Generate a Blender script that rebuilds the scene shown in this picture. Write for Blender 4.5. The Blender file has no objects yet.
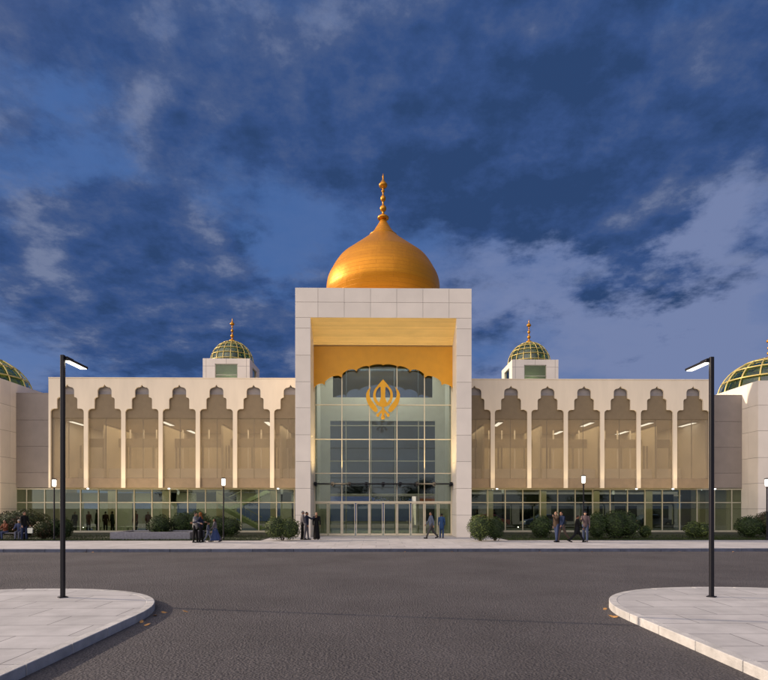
import bpy, bmesh, math, random
from mathutils import Vector, Matrix
random.seed(7)
R = math.radians
S = bpy.context.scene
COL = S.collection
# ---------------------------------------------------------------- camera frame
CAMZ = 2.14; F = 560.0; PHI = R(0.82); HOR = 508.0
def ray(u, v):
    s, c = math.sin(PHI), math.cos(PHI)
    a = u - 384.0
    return Vector((s*F + c*a, c*F - s*a, HOR - v))
def at(u, v, Y):
    d = ray(u, v); k = Y/d.y
    return Vector((d.x*k, Y, CAMZ + d.z*k))
def gnd(u, v, z=0.14):
    d = ray(u, v); k = (z-CAMZ)/d.z
    return Vector((d.x*k, d.y*k, z))
CX = 0.52

# ---------------------------------------------------------------- materials
def newmat(name):
    m = bpy.data.materials.new(name); m.use_nodes = True
    nt = m.node_tree; nt.nodes.clear()
    out = nt.nodes.new('ShaderNodeOutputMaterial')
    return m, nt, out
def N(nt, t, **kw):
    n = nt.nodes.new(t)
    for k, v in kw.items():
        if k.startswith('i_'):
            n.inputs[k[2:].replace('_', ' ')].default_value = v
        else: setattr(n, k, v)
    return n
def principled(name, col, rough=.6, metal=0, var=.12, nscale=3.0, bump=0.0, bscale=40.0, spec=.5, obj=True, stretch=None, var2=0, isl=0):
    m, nt, out = newmat(name)
    b = N(nt, 'ShaderNodeBsdfPrincipled')
    b.inputs['Roughness'].default_value = rough; b.inputs['Metallic'].default_value = metal
    b.inputs['Specular IOR Level'].default_value = spec
    tc = N(nt, 'ShaderNodeTexCoord'); mp = N(nt, 'ShaderNodeMapping')
    if stretch: mp.inputs['Scale'].default_value = stretch
    nt.links.new(tc.outputs['Object'], mp.inputs[0])
    no = N(nt, 'ShaderNodeTexNoise'); no.inputs['Scale'].default_value = nscale; no.inputs['Detail'].default_value = 6
    nt.links.new(mp.outputs[0], no.inputs['Vector'])
    mx = N(nt, 'ShaderNodeMix', data_type='RGBA')
    c = Vector(col[:3])
    mx.inputs[6].default_value = (*(c*(1-var)), 1); mx.inputs[7].default_value = (*(c*(1+var)), 1)
    ra = N(nt, 'ShaderNodeMapRange'); ra.inputs[1].default_value = .3; ra.inputs[2].default_value = .7
    nt.links.new(no.outputs[0], ra.inputs[0]); nt.links.new(ra.outputs[0], mx.inputs[0])
    last = mx.outputs[2]
    if isl:
        ge = N(nt, 'ShaderNodeNewGeometry'); ir = N(nt, 'ShaderNodeMapRange'); ir.inputs[3].default_value = 1-isl; ir.inputs[4].default_value = 1+isl
        nt.links.new(ge.outputs['Random Per Island'], ir.inputs[0])
        mi = N(nt, 'ShaderNodeMix', data_type='RGBA', blend_type='MULTIPLY'); mi.inputs[0].default_value = 1
        nt.links.new(last, mi.inputs[6]); nt.links.new(ir.outputs[0], mi.inputs[7]); last = mi.outputs[2]
    nt.links.new(last, b.inputs['Base Color'])
    if bump > 0:
        n2 = N(nt, 'ShaderNodeTexNoise'); n2.inputs['Scale'].default_value = bscale; n2.inputs['Detail'].default_value = 5
        nt.links.new(mp.outputs[0], n2.inputs['Vector'])
        bp = N(nt, 'ShaderNodeBump'); bp.inputs['Strength'].default_value = bump; bp.inputs['Distance'].default_value = .02
        nt.links.new(n2.outputs[0], bp.inputs['Height']); nt.links.new(bp.outputs[0], b.inputs['Normal'])
    nt.links.new(b.outputs[0], out.inputs[0])
    return m
def emis(name, col, s):
    m, nt, out = newmat(name)
    e = N(nt, 'ShaderNodeEmission'); e.inputs[0].default_value = (*col, 1); e.inputs[1].default_value = s
    nt.links.new(e.outputs[0], out.inputs[0]); return m
def glassmat(name, tint, ior=1.5, rough=0.0, boost=1.0, refl=(.85, .95, .9)):
    m, nt, out = newmat(name)
    fr = N(nt, 'ShaderNodeFresnel'); fr.inputs[0].default_value = ior
    mu = N(nt, 'ShaderNodeMath', operation='MULTIPLY'); mu.inputs[1].default_value = boost
    tr = N(nt, 'ShaderNodeBsdfTransparent'); tr.inputs[0].default_value = (*tint, 1)
    gl = N(nt, 'ShaderNodeBsdfGlossy'); gl.inputs['Roughness'].default_value = rough; gl.inputs[0].default_value = (*refl, 1)
    mx = N(nt, 'ShaderNodeMixShader')
    nt.links.new(fr.outputs[0], mu.inputs[0]); nt.links.new(mu.outputs[0], mx.inputs[0])
    nt.links.new(tr.outputs[0], mx.inputs[1]); nt.links.new(gl.outputs[0], mx.inputs[2])
    nt.links.new(mx.outputs[0], out.inputs[0]); return m
def screenmat(name, col, open_):
    # finely perforated metal mesh: part see-through, part painted sheet
    m, nt, out = newmat(name)
    tc = N(nt, 'ShaderNodeTexCoord'); no = N(nt, 'ShaderNodeTexNoise'); no.inputs['Scale'].default_value = 1.3
    nt.links.new(tc.outputs['Object'], no.inputs['Vector'])
    mc = N(nt, 'ShaderNodeMix', data_type='RGBA')
    c = Vector(col); mc.inputs[6].default_value = (*(c*.88), 1); mc.inputs[7].default_value = (*(c*1.12), 1)
    nt.links.new(no.outputs[0], mc.inputs[0])
    d = N(nt, 'ShaderNodeBsdfDiffuse'); nt.links.new(mc.outputs[2], d.inputs[0])
    tl = N(nt, 'ShaderNodeBsdfTranslucent'); nt.links.new(mc.outputs[2], tl.inputs[0])
    a = N(nt, 'ShaderNodeMixShader'); a.inputs[0].default_value = .25
    nt.links.new(d.outputs[0], a.inputs[1]); nt.links.new(tl.outputs[0], a.inputs[2])
    tr = N(nt, 'ShaderNodeBsdfTransparent')
    b = N(nt, 'ShaderNodeMixShader'); b.inputs[0].default_value = open_
    nt.links.new(a.outputs[0], b.inputs[1]); nt.links.new(tr.outputs[0], b.inputs[2])
    nt.links.new(b.outputs[0], out.inputs[0]); return m
def leafmat(name, dark, light, brown=None):
    m, nt, out = newmat(name)
    tc = N(nt, 'ShaderNodeTexCoord')
    no = N(nt, 'ShaderNodeTexNoise'); no.inputs['Scale'].default_value = 2.2; no.inputs['Detail'].default_value = 8
    nt.links.new(tc.outputs['Object'], no.inputs['Vector'])
    ra = N(nt, 'ShaderNodeMapRange'); ra.inputs[1].default_value = .35; ra.inputs[2].default_value = .68
    nt.links.new(no.outputs[0], ra.inputs[0])
    mx = N(nt, 'ShaderNodeMix', data_type='RGBA'); mx.inputs[6].default_value = (*dark, 1); mx.inputs[7].default_value = (*light, 1)
    nt.links.new(ra.outputs[0], mx.inputs[0])
    last = mx.outputs[2]
    if brown:
        n2 = N(nt, 'ShaderNodeTexNoise'); n2.inputs['Scale'].default_value = .9
        nt.links.new(tc.outputs['Object'], n2.inputs['Vector'])
        r2 = N(nt, 'ShaderNodeMapRange'); r2.inputs[1].default_value = .45; r2.inputs[2].default_value = .6
        nt.links.new(n2.outputs[0], r2.inputs[0])
        m2 = N(nt, 'ShaderNodeMix', data_type='RGBA'); m2.inputs[7].default_value = (*brown, 1)
        nt.links.new(last, m2.inputs[6]); nt.links.new(r2.outputs[0], m2.inputs[0]); last = m2.outputs[2]
    b = N(nt, 'ShaderNodeBsdfPrincipled'); b.inputs['Roughness'].default_value = .6; b.inputs['Specular IOR Level'].default_value = .3
    nt.links.new(last, b.inputs['Base Color'])
    nt.links.new(b.outputs[0], out.inputs[0]); return m
def asphaltmat():
    m, nt, out = newmat('asphalt')
    tc = N(nt, 'ShaderNodeTexCoord')
    def noise(s, d=6, r=.6):
        n = N(nt, 'ShaderNodeTexNoise'); n.inputs['Scale'].default_value = s; n.inputs['Detail'].default_value = d; n.inputs['Roughness'].default_value = r
        nt.links.new(tc.outputs['Object'], n.inputs['Vector']); return n
    a = noise(32, 6, .75); b_ = noise(.35, 4); c_ = noise(6, 5)
    vo = N(nt, 'ShaderNodeTexVoronoi'); vo.inputs['Scale'].default_value = 26
    nt.links.new(tc.outputs['Object'], vo.inputs['Vector'])
    cr = N(nt, 'ShaderNodeValToRGB'); cr.color_ramp.elements[0].position = .3; cr.color_ramp.elements[0].color = (.033, .031, .035, 1)
    cr.color_ramp.elements[1].position = .75; cr.color_ramp.elements[1].color = (.175, .163, .172, 1)
    nt.links.new(a.outputs[0], cr.inputs[0])
    mx = N(nt, 'ShaderNodeMix', data_type='RGBA', blend_type='MULTIPLY'); mx.inputs[0].default_value = 1
    r = N(nt, 'ShaderNodeMapRange'); r.inputs[1].default_value = .3; r.inputs[2].default_value = .7; r.inputs[3].default_value = .78; r.inputs[4].default_value = 1.15
    nt.links.new(b_.outputs[0], r.inputs[0])
    r2 = N(nt, 'ShaderNodeMapRange'); r2.inputs[1].default_value = .3; r2.inputs[2].default_value = .7; r2.inputs[3].default_value = .85; r2.inputs[4].default_value = 1.1
    nt.links.new(c_.outputs[0], r2.inputs[0])
    mm = N(nt, 'ShaderNodeMath', operation='MULTIPLY'); nt.links.new(r.outputs[0], mm.inputs[0]); nt.links.new(r2.outputs[0], mm.inputs[1])
    nt.links.new(cr.outputs[0], mx.inputs[6]); nt.links.new(mm.outputs[0], mx.inputs[7])
    b = N(nt, 'ShaderNodeBsdfPrincipled'); b.inputs['Roughness'].default_value = .85; b.inputs['Specular IOR Level'].default_value = .25
    nt.links.new(mx.outputs[2], b.inputs['Base Color'])
    ad = N(nt, 'ShaderNodeMath', operation='ADD'); nt.links.new(vo.outputs[0], ad.inputs[0]); nt.links.new(a.outputs[0], ad.inputs[1])
    bp = N(nt, 'ShaderNodeBump'); bp.inputs['Strength'].default_value = 1; bp.inputs['Distance'].default_value = .035
    nt.links.new(ad.outputs[0], bp.inputs['Height']); nt.links.new(bp.outputs[0], b.inputs['Normal'])
    nt.links.new(b.outputs[0], out.inputs[0]); return m
def pavemat(name, col, bw=1.6, bh=.8, mortar=.012):
    m, nt, out = newmat(name)
    tc = N(nt, 'ShaderNodeTexCoord')
    br = N(nt, 'ShaderNodeTexBrick'); br.offset = 0.5
    br.inputs['Scale'].default_value = 1; br.inputs['Brick Width'].default_value = bw; br.inputs['Row Height'].default_value = bh
    br.inputs['Mortar Size'].default_value = mortar; br.inputs['Mortar Smooth'].default_value = .2
    c = Vector(col)
    br.inputs['Color1'].default_value = (*(c*.93), 1); br.inputs['Color2'].default_value = (*(c*1.06), 1); br.inputs['Mortar'].default_value = (*(c*.45), 1)
    nt.links.new(tc.outputs['Object'], br.inputs['Vector'])
    no = N(nt, 'ShaderNodeTexNoise'); no.inputs['Scale'].default_value = 1.1; no.inputs['Detail'].default_value = 9; no.inputs['Roughness'].default_value = .65
    nt.links.new(tc.outputs['Object'], no.inputs['Vector'])
    r = N(nt, 'ShaderNodeMapRange'); r.inputs[1].default_value = .35; r.inputs[2].default_value = .65; r.inputs[3].default_value = .82; r.inputs[4].default_value = 1.08
    nt.links.new(no.outputs[0], r.inputs[0])
    mx = N(nt, 'ShaderNodeMix', data_type='RGBA', blend_type='MULTIPLY'); mx.inputs[0].default_value = 1
    nt.links.new(br.outputs[0], mx.inputs[6]); nt.links.new(r.outputs[0], mx.inputs[7])
    b = N(nt, 'ShaderNodeBsdfPrincipled'); b.inputs['Roughness'].default_value = .75; b.inputs['Specular IOR Level'].default_value = .3
    nt.links.new(mx.outputs[2], b.inputs['Base Color'])
    n3 = N(nt, 'ShaderNodeTexNoise'); n3.inputs['Scale'].default_value = 60
    nt.links.new(tc.outputs['Object'], n3.inputs['Vector'])
    ad = N(nt, 'ShaderNodeMath', operation='MULTIPLY_ADD'); ad.inputs[1].default_value = -1.0
    nt.links.new(br.outputs['Fac'], ad.inputs[0]); 
    ml = N(nt, 'ShaderNodeMath', operation='MULTIPLY'); ml.inputs[1].default_value = .35
    nt.links.new(n3.outputs[0], ml.inputs[0]); nt.links.new(ml.outputs[0], ad.inputs[2])
    bp = N(nt, 'ShaderNodeBump'); bp.inputs['Strength'].default_value = .5; bp.inputs['Distance'].default_value = .008
    nt.links.new(ad.outputs[0], bp.inputs['Height']); nt.links.new(bp.outputs[0], b.inputs['Normal'])
    nt.links.new(b.outputs[0], out.inputs[0]); return m

M = {}
M['asphalt'] = asphaltmat()
M['pave'] = pavemat('pale paving', (.42, .41, .41))
M['walk'] = pavemat('sidewalk paving', (.43, .415, .42), 1.5, 1.5, .01)
M['kerb_pale'] = principled('pale kerb stone', (.42, .41, .40), .8, var=.16, nscale=5, bump=.4, isl=.12)
M['kerb_shaded'] = principled('shaded kerb stone', (.075, .085, .125), .8, var=.25, nscale=4, bump=.3, isl=.15)  # shade on the far kerb's front is put into this dark bluish colour
M['cream'] = principled('cream cladding', (.76, .69, .60), .55, var=.05, nscale=.8, bump=.05, bscale=60, isl=.045)
M['wingwall'] = principled('warm cream render', (.72, .635, .51), .65, var=.06, nscale=.6, stretch=(2.2, 1, .5), bump=.08, bscale=50)
M['joint'] = principled('shadow joint', (.24, .21, .19), .8)
M['taupe'] = principled('taupe cladding', (.20, .175, .165), .6, var=.06, nscale=1.5, isl=.06)
M['soffit'] = principled('timber soffit', (.85, .60, .22), .55, isl=.06, var=.07, nscale=2, stretch=(.3, 1, 1))
M['orange'] = principled('saffron panel', (.62, .29, .006), .55, var=.05, nscale=2)
M['gold'] = principled('emblem gold', (.68, .34, .012), .45, .3, var=.06)
M['domegold'] = principled('dome gold', (.56, .24, .02), .38, .75, var=.10, nscale=1.6, bump=.08, bscale=22)
def domemat():
    m, nt, out = newmat('gilded sheet')
    tc = N(nt, 'ShaderNodeTexCoord'); mp = N(nt, 'ShaderNodeMapping'); mp.inputs['Location'].default_value = (-.07, -8.0, 0)
    nt.links.new(tc.outputs['Object'], mp.inputs[0])
    sp = N(nt, 'ShaderNodeSeparateXYZ'); nt.links.new(mp.outputs[0], sp.inputs[0])
    at2 = N(nt, 'ShaderNodeMath', operation='ARCTAN2'); nt.links.new(sp.outputs[1], at2.inputs[0]); nt.links.new(sp.outputs[0], at2.inputs[1])
    ml = N(nt, 'ShaderNodeMath', operation='MULTIPLY'); ml.inputs[1].default_value = 4.6; nt.links.new(at2.outputs[0], ml.inputs[0])
    cb = N(nt, 'ShaderNodeCombineXYZ'); nt.links.new(ml.outputs[0], cb.inputs[0]); nt.links.new(sp.outputs[2], cb.inputs[1])
    br = N(nt, 'ShaderNodeTexBrick'); br.inputs['Scale'].default_value = 1; br.inputs['Brick Width'].default_value = 2.6; br.inputs['Row Height'].default_value = .30
    br.inputs['Mortar Size'].default_value = .012; br.inputs['Mortar Smooth'].default_value = .6
    br.inputs['Color1'].default_value = (.60, .245, .009, 1); br.inputs['Color2'].default_value = (.57, .225, .008, 1); br.inputs['Mortar'].default_value = (.42, .16, .007, 1)
    nt.links.new(cb.outputs[0], br.inputs['Vector'])
    b = N(nt, 'ShaderNodeBsdfPrincipled'); b.inputs['Metallic'].default_value = .55; b.inputs['Roughness'].default_value = .47
    nt.links.new(br.outputs[0], b.inputs['Base Color'])
    no = N(nt, 'ShaderNodeTexNoise'); no.inputs['Scale'].default_value = 1.6; nt.links.new(tc.outputs['Object'], no.inputs['Vector'])
    ad = N(nt, 'ShaderNodeMath', operation='MULTIPLY_ADD'); ad.inputs[1].default_value = -.2; nt.links.new(br.outputs['Fac'], ad.inputs[0]); nt.links.new(no.outputs[0], ad.inputs[2])
    bp_ = N(nt, 'ShaderNodeBump'); bp_.inputs['Strength'].default_value = .5; bp_.inputs['Distance'].default_value = .06
    nt.links.new(ad.outputs[0], bp_.inputs['Height']); nt.links.new(bp_.outputs[0], b.inputs['Normal'])
    nt.links.new(b.outputs[0], out.inputs[0]); return m
M['domesheet'] = domemat()
M['darkmetal'] = principled('dark metal', (.006, .006, .010), .5, .0, var=.1, spec=.3)
M['frame'] = principled('bronze frame', (.42, .40, .31), .45, .3, var=.06)
M['doorframe'] = principled('champagne frame', (.62, .55, .40), .4, .3, var=.05)
M['cream_int'] = principled('interior pale green', (.53, .52, .46), .7, var=.05)
M['intwall'] = principled('interior tan', (.50, .42, .30), .8, var=.08, nscale=.6)
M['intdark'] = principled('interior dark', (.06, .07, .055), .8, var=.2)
M['intfloor'] = principled('interior floor', (.38, .38, .30), .25, var=.06)
M['roof'] = principled('roof membrane', (.25, .25, .26), .8)
M['planter'] = principled('grey granite', (.16, .16, .19), .6, var=.2, nscale=8, bump=.1)
M['soil'] = principled('soil', (.014, .018, .008), .9, var=.3)
M['earth'] = principled('earth', (.06, .07, .04), .9, var=.3, nscale=.2)
M['grass'] = leafmat('grass', (.014, .028, .006), (.04, .06, .012))
M['leaf'] = leafmat('leaf', (.008, .022, .006), (.045, .075, .014))
M['leaf2'] = leafmat('leaf pale', (.018, .040, .010), (.105, .135, .030))
M['leafbr'] = leafmat('leaf rust', (.02, .03, .008), (.06, .07, .014), (.05, .028, .014))
M['bark'] = principled('bark', (.07, .05, .035), .9, var=.3, nscale=9, bump=.5)
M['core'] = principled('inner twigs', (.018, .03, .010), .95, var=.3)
M['litter'] = principled('dry leaf', (.42, .22, .07), .8, var=.3)
M['glass'] = glassmat('green glass', (.62, .66, .57), 1.5, 0, 1.2)
M['glass_up'] = glassmat('upper glass', (.82, .85, .84), 1.5, 0, .8)
M['glass_dark'] = glassmat('dark glass', (.15, .19, .22), 1.5, 0, 2.0, (.70, .80, .92))
M['glass_sky'] = glassmat('sky tinted glass', (.16, .20, .25), 1.5, 0, 5.0, (.50, .62, .90))  # blue of a reflected sky put into the tint and reflection colour
M['domeglass'] = glassmat('dome glass', (.10, .17, .09), 1.5, .05, 2)
M['rib'] = principled('gilded rib', (.62, .49, .17), .4, .4, var=.08)
M['screen'] = screenmat('tan mesh screen', (.34, .29, .22), .54)
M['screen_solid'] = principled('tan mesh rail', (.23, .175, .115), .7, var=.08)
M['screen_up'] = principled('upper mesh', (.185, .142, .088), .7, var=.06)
M['screen_cap'] = principled('grey louvre', (.27, .25, .25), .6, var=.08)  # grey stands for sky light showing past the screen top
M['led'] = emis('led panel', (1, .93, .80), 4)
M['lamp'] = emis('lamp globe', (1, .93, .80), 3)
M['ceil_led'] = emis('ceiling light', (1, .90, .70), 3)
M['down'] = emis('downlight', (.9, .95, 1), 14)
M['whiteseat'] = principled('white bench', (.7, .72, .62), .5)
M['stair'] = principled('stair concrete', (.55, .60, .42), .6)

# ---------------------------------------------------------------- mesh builder
class MB:
    def __init__(s): s.bm = bmesh.new()
    def box(s, x0, x1, y0, y1, z0, z1):
        vs = [s.bm.verts.new((x, y, z)) for x in (x0, x1) for y in (y0, y1) for z in (z0, z1)]
        for f in ((0,1,3,2),(4,6,7,5),(0,4,5,1),(2,3,7,6),(0,2,6,4),(1,5,7,3)):
            s.bm.faces.new([vs[i] for i in f])
        return s
    def prism(s, pts, y0, y1):            # outline in x,z extruded along y
        n = len(pts)
        a = [s.bm.verts.new((p[0], y0, p[1])) for p in pts]; b = [s.bm.verts.new((p[0], y1, p[1])) for p in pts]
        s.bm.faces.new(a); s.bm.faces.new(list(reversed(b)))
        for i in range(n):
            j = (i+1) % n; s.bm.faces.new((a[j], a[i], b[i], b[j]))
        return s
    def slab(s, pts, z0, z1):             # outline in x,y extruded along z
        n = len(pts)
        a = [s.bm.verts.new((p[0], p[1], z0)) for p in pts]; b = [s.bm.verts.new((p[0], p[1], z1)) for p in pts]
        s.bm.faces.new(list(reversed(a))); s.bm.faces.new(b)
        for i in range(n):
            j = (i+1) % n; s.bm.faces.new((a[i], a[j], b[j], b[i]))
        return s
    def lathe(s, prof, c=(0,0,0), seg=48):
        rings = []
        for r, z in prof:
            r = max(r, 1e-4)
            rings.append([s.bm.verts.new((c[0]+r*math.cos(2*math.pi*k/seg), c[1]+r*math.sin(2*math.pi*k/seg), c[2]+z)) for k in range(seg)])
        for i in range(len(rings)-1):
            for k in range(seg):
                j = (k+1) % seg
                s.bm.faces.new((rings[i][k], rings[i][j], rings[i+1][j], rings[i+1][k]))
        s.bm.faces.new(list(reversed(rings[0]))); s.bm.faces.new(rings[-1])
        return s
    def tube(s, pts, r, seg=8, r2=None):
        pts = [Vector(p) for p in pts]; n = len(pts); rings = []
        for i, p in enumerate(pts):
            d = (pts[min(i+1, n-1)] - pts[max(i-1, 0)]).normalized()
            up = Vector((0,0,1)) if abs(d.z) < .9 else Vector((0,1,0))
            a = d.cross(up).normalized(); b = a.cross(d)
            rr = r if r2 is None else r + (r2-r)*i/(n-1)
            rings.append([s.bm.verts.new(p + a*rr*math.cos(2*math.pi*k/seg) + b*rr*math.sin(2*math.pi*k/seg)) for k in range(seg)])
        for i in range(n-1):
            for k in range(seg):
                j = (k+1) % seg
                s.bm.faces.new((rings[i][k], rings[i][j], rings[i+1][j], rings[i+1][k]))
        s.bm.faces.new(list(reversed(rings[0]))); s.bm.faces.new(rings[-1])
        return s
    def capsule(s, a, b, r1, r2, seg=10):
        a = Vector(a); b = Vector(b); d = b-a
        if d.length < 1e-5: d = Vector((0,0,1e-4))
        d.normalize()
        up = Vector((0,0,1)) if abs(d.z) < .9 else Vector((0,1,0))
        e = d.cross(up).normalized(); g = e.cross(d)
        rings = []
        for t in (-1, -.85, -.5, 0): rings.append((a + d*r1*t, r1*math.sqrt(max(1-t*t, .0004))))
        for t in (0, .5, .85, 1): rings.append((b + d*r2*t, r2*math.sqrt(max(1-t*t, .0004))))
        vr = [[s.bm.verts.new(p + e*r*math.cos(2*math.pi*k/seg) + g*r*math.sin(2*math.pi*k/seg)) for k in range(seg)] for p, r in rings]
        for i in range(len(vr)-1):
            for k in range(seg):
                j = (k+1) % seg
                s.bm.faces.new((vr[i][k], vr[i][j], vr[i+1][j], vr[i+1][k]))
        s.bm.faces.new(list(reversed(vr[0]))); s.bm.faces.new(vr[-1])
        return s
    def ell(s, c, rx, ry, rz, seg=14, rot=None):
        m = Matrix.Translation(Vector(c)) @ (rot.to_4x4() if rot else Matrix()) @ Matrix.Diagonal((rx, ry, rz, 1))
        bmesh.ops.create_uvsphere(s.bm, u_segments=seg, v_segments=max(8, seg//2+2), radius=1, matrix=m)
        return s
    def build(s, name, mat, parent=None, smooth=False, bevel=0, remesh=0, loc=None, smoothangle=None):
        bmesh.ops.recalc_face_normals(s.bm, faces=s.bm.faces)
        big = [f for f in s.bm.faces if len(f.verts) > 4]
        if big: bmesh.ops.triangulate(s.bm, faces=big)
        me = bpy.data.meshes.new(name); s.bm.to_mesh(me); s.bm.free()
        o = bpy.data.objects.new(name, me); COL.objects.link(o)
        if loc is not None: o.location = loc
        if parent is not None: o.parent = parent
        if isinstance(mat, str): mat = M[mat]
        me.materials.append(mat)
        if remesh:
            md = o.modifiers.new('r', 'REMESH'); md.mode = 'VOXEL'; md.voxel_size = remesh; md.use_smooth_shade = True
            bake(o)
        if smooth: me = o.data; me.polygons.foreach_set('use_smooth', [True]*len(me.polygons))
        if bevel:
            md = o.modifiers.new('b', 'BEVEL'); md.width = bevel; md.segments = 2; md.limit_method = 'ANGLE'; md.angle_limit = R(40)
        return o
def bake(o):
    dg = bpy.context.evaluated_depsgraph_get()
    me = bpy.data.meshes.new_from_object(o.evaluated_get(dg))
    o.modifiers.clear(); o.data = me
def tag(o, label=None, cat=None, group=None, kind=None):
    if label: o['label'] = label
    if cat: o['category'] = cat
    if group: o['group'] = group
    if kind: o['kind'] = kind
    return o
def empty(name, loc=(0,0,0), rz=0):
    o = bpy.data.objects.new(name, None); COL.objects.link(o); o.location = loc; o.rotation_euler = (0,0,rz); o.empty_display_size = .3
    return o
def copy_tree(o, parent=None):
    c = o.copy(); COL.objects.link(c); c.parent = parent
    for ch in list(o.children): copy_tree(ch, c)
    return c

# ================================================================= GROUND
MB().slab([(-1500,-1500),(1500,-1500),(1500,1500),(-1500,1500)], -.5, -.03).build('ground', 'earth')['kind'] = 'structure'
YC = 27.3                                # far kerb
MB().slab([(-160,-70),(160,-70),(160,YC),(-160,YC)], -.4, 0).build('road', 'asphalt')['kind'] = 'structure'
MB().slab([(-160,YC+.18),(160,YC+.18),(160,34.4),(-160,34.4)], -.2, .14).build('sidewalk', 'walk')['kind'] = 'structure'
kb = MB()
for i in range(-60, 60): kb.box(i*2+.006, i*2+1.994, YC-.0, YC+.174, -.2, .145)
tag(kb.build('kerb', 'kerb_shaded', bevel=.015), kind='structure')
MB().slab([(CX-7.6,34.4),(CX+7.6,34.4),(CX+7.6,44.0),(CX-7.6,44.0)], -.2, .144).build('forecourt_paving', 'walk')['kind'] = 'structure'
MB().slab([(28.5,35.2),(60,35.2),(60,43.3),(31.2,43.3),(29.5,38)], -.2, .21).build('side_path', 'walk')['kind'] = 'structure'
def lawn(x0, x1):
    MB().slab([(x0,34.4),(x1,34.4),(x1,45.2),(x0,45.2)], -.2, .17).build('lawn_ground', 'soil')['kind'] = 'structure'
lawn(-60, CX-7.6); lawn(CX+7.6, 60)
g = MB()
for k in range(42000):
    sd = random.random() < .5
    x = random.uniform(-36, CX-7.65) if sd else random.uniform(CX+7.65, 32)
    y = 34.42 + (random.random()**2.2)*6.5
    if x > 28.3 and y > 35.15: continue
    h = random.uniform(.04, .11); a = random.uniform(0, 3.14); w = .012
    dx, dy = w*math.cos(a), w*math.sin(a)
    v = [g.bm.verts.new((x-dx,y-dy,.165)), g.bm.verts.new((x+dx,y+dy,.165)), g.bm.verts.new((x+random.uniform(-.04,.04), y+random.uniform(-.04,.04), .165+h))]
    g.bm.faces.new(v)
tag(g.build('lawn_grass', 'grass'), 'short dark green grass along the back of the sidewalk', 'grass', kind='stuff')

def island(cx, cy, r, sign, name):
    # rounded end facing the building, straight inner edge running towards the viewer
    pts = []
    for k in range(41):
        t = math.pi*k/40
        c, s_ = math.cos(t), math.sin(t)
        e = 2/2.25
        pts.append((cx + sign*-r*math.copysign(abs(c)**e, c)*1.0, cy + r*abs(s_)**e))
    pts2 = pts + [(pts[-1][0], -8), (pts[0][0], -8)]
    inner = []
    q = [Vector(p) for p in pts2]; n = len(q)
    cen = Vector((cx, cy-2))
    kw = .17
    for i, p in enumerate(pts):
        v = Vector(p) - Vector((cx, cy)); L = v.length; v = v*(L-kw)/L
        inner.append((cx+v.x, cy+v.y))
    inn2 = inner + [(inner[-1][0], -8), (inner[0][0], -8)]
    MB().slab(inn2, -.2, .146).build(name, 'pave')['kind'] = 'structure'
    # kerb stones one after another round the edge
    path_o = [(pts[0][0], -8)] + [(pts[0][0], -8 + (cy+8)*i/17) for i in range(1, 17)] + pts + [(pts[-1][0], cy-(cy+8)*i/17) for i in range(1, 18)]
    path_i = [(inner[0][0], -8)] + [(inner[0][0], -8 + (cy+8)*i/17) for i in range(1, 17)] + inner + [(inner[-1][0], cy-(cy+8)*i/17) for i in range(1, 18)]
    kb = MB(); acc = []
    def stone(ids):
        if len(ids) < 2: return
        o_ = [Vector(path_o[i]) for i in ids]; i_ = [Vector(path_i[i]) for i in ids]
        d0 = (o_[1]-o_[0]).normalized()*.007; d1 = (o_[-1]-o_[-2]).normalized()*.007
        o_[0] += d0; i_[0] += d0; o_[-1] -= d1; i_[-1] -= d1
        kb.slab([tuple(p) for p in o_] + [tuple(p) for p in reversed(i_)], -.2, .15)
    i = 0; n = len(path_o)
    while i < n-1:
        j = i+1
        L = (Vector(path_o[j])-Vector(path_o[i])).length
        while j < n-1 and L < .85:
            L += (Vector(path_o[j+1])-Vector(path_o[j])).length; j += 1
        stone(list(range(i, j+1))); i = j
    tag(kb.build('kerb', 'kerb_pale', bevel=.012), kind='structure')
LI = (-7.95, 10.45); RI = (8.3, 10.5)
island(LI[0], LI[1], 3.5, -1, 'pavement')
island(RI[0], RI[1], 3.52, 1, 'pavement')

# ================================================================= BUILDING
YP, YB, YG, YF = 38.0, 40.3, 45.3, 43.3
B = empty('domed_temple', (CX, YP, .14))
tag(B, 'long cream temple building with a golden onion dome over a tall square entrance portal', 'building')
OFF = Vector((CX, YP, .14))
def bp(mb, name, mat, parent=None, **kw):
    """build with world coordinates under the building root"""
    for v in mb.bm.verts: v.co -= OFF
    return mb.build(name, mat, parent or B, **kw)
ZT = at(384, 288, YP).z           # portal top
ZS = at(384, 317.8, YP).z         # opening top at the front
ZS2 = at(384, 349.4, YB).z        # soffit at the back
HW = 5.99; OW = 4.95
# backing structure
m = MB()
m.box(CX-HW+.04, CX-OW-.04, YP+.05, 43.95, .1, ZT-.05)
m.box(CX+OW+.04, CX+HW-.04, YP+.05, 43.95, .1, ZT-.05)
m.prism([(CX-OW-.1, ZS+.04), (CX+OW+.1, ZS+.04), (CX+OW+.1, ZT-.05), (CX-OW-.1, ZT-.05)], YP+.05, 43.95)
portal = bp(m, 'portal_frame', 'joint')
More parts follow.
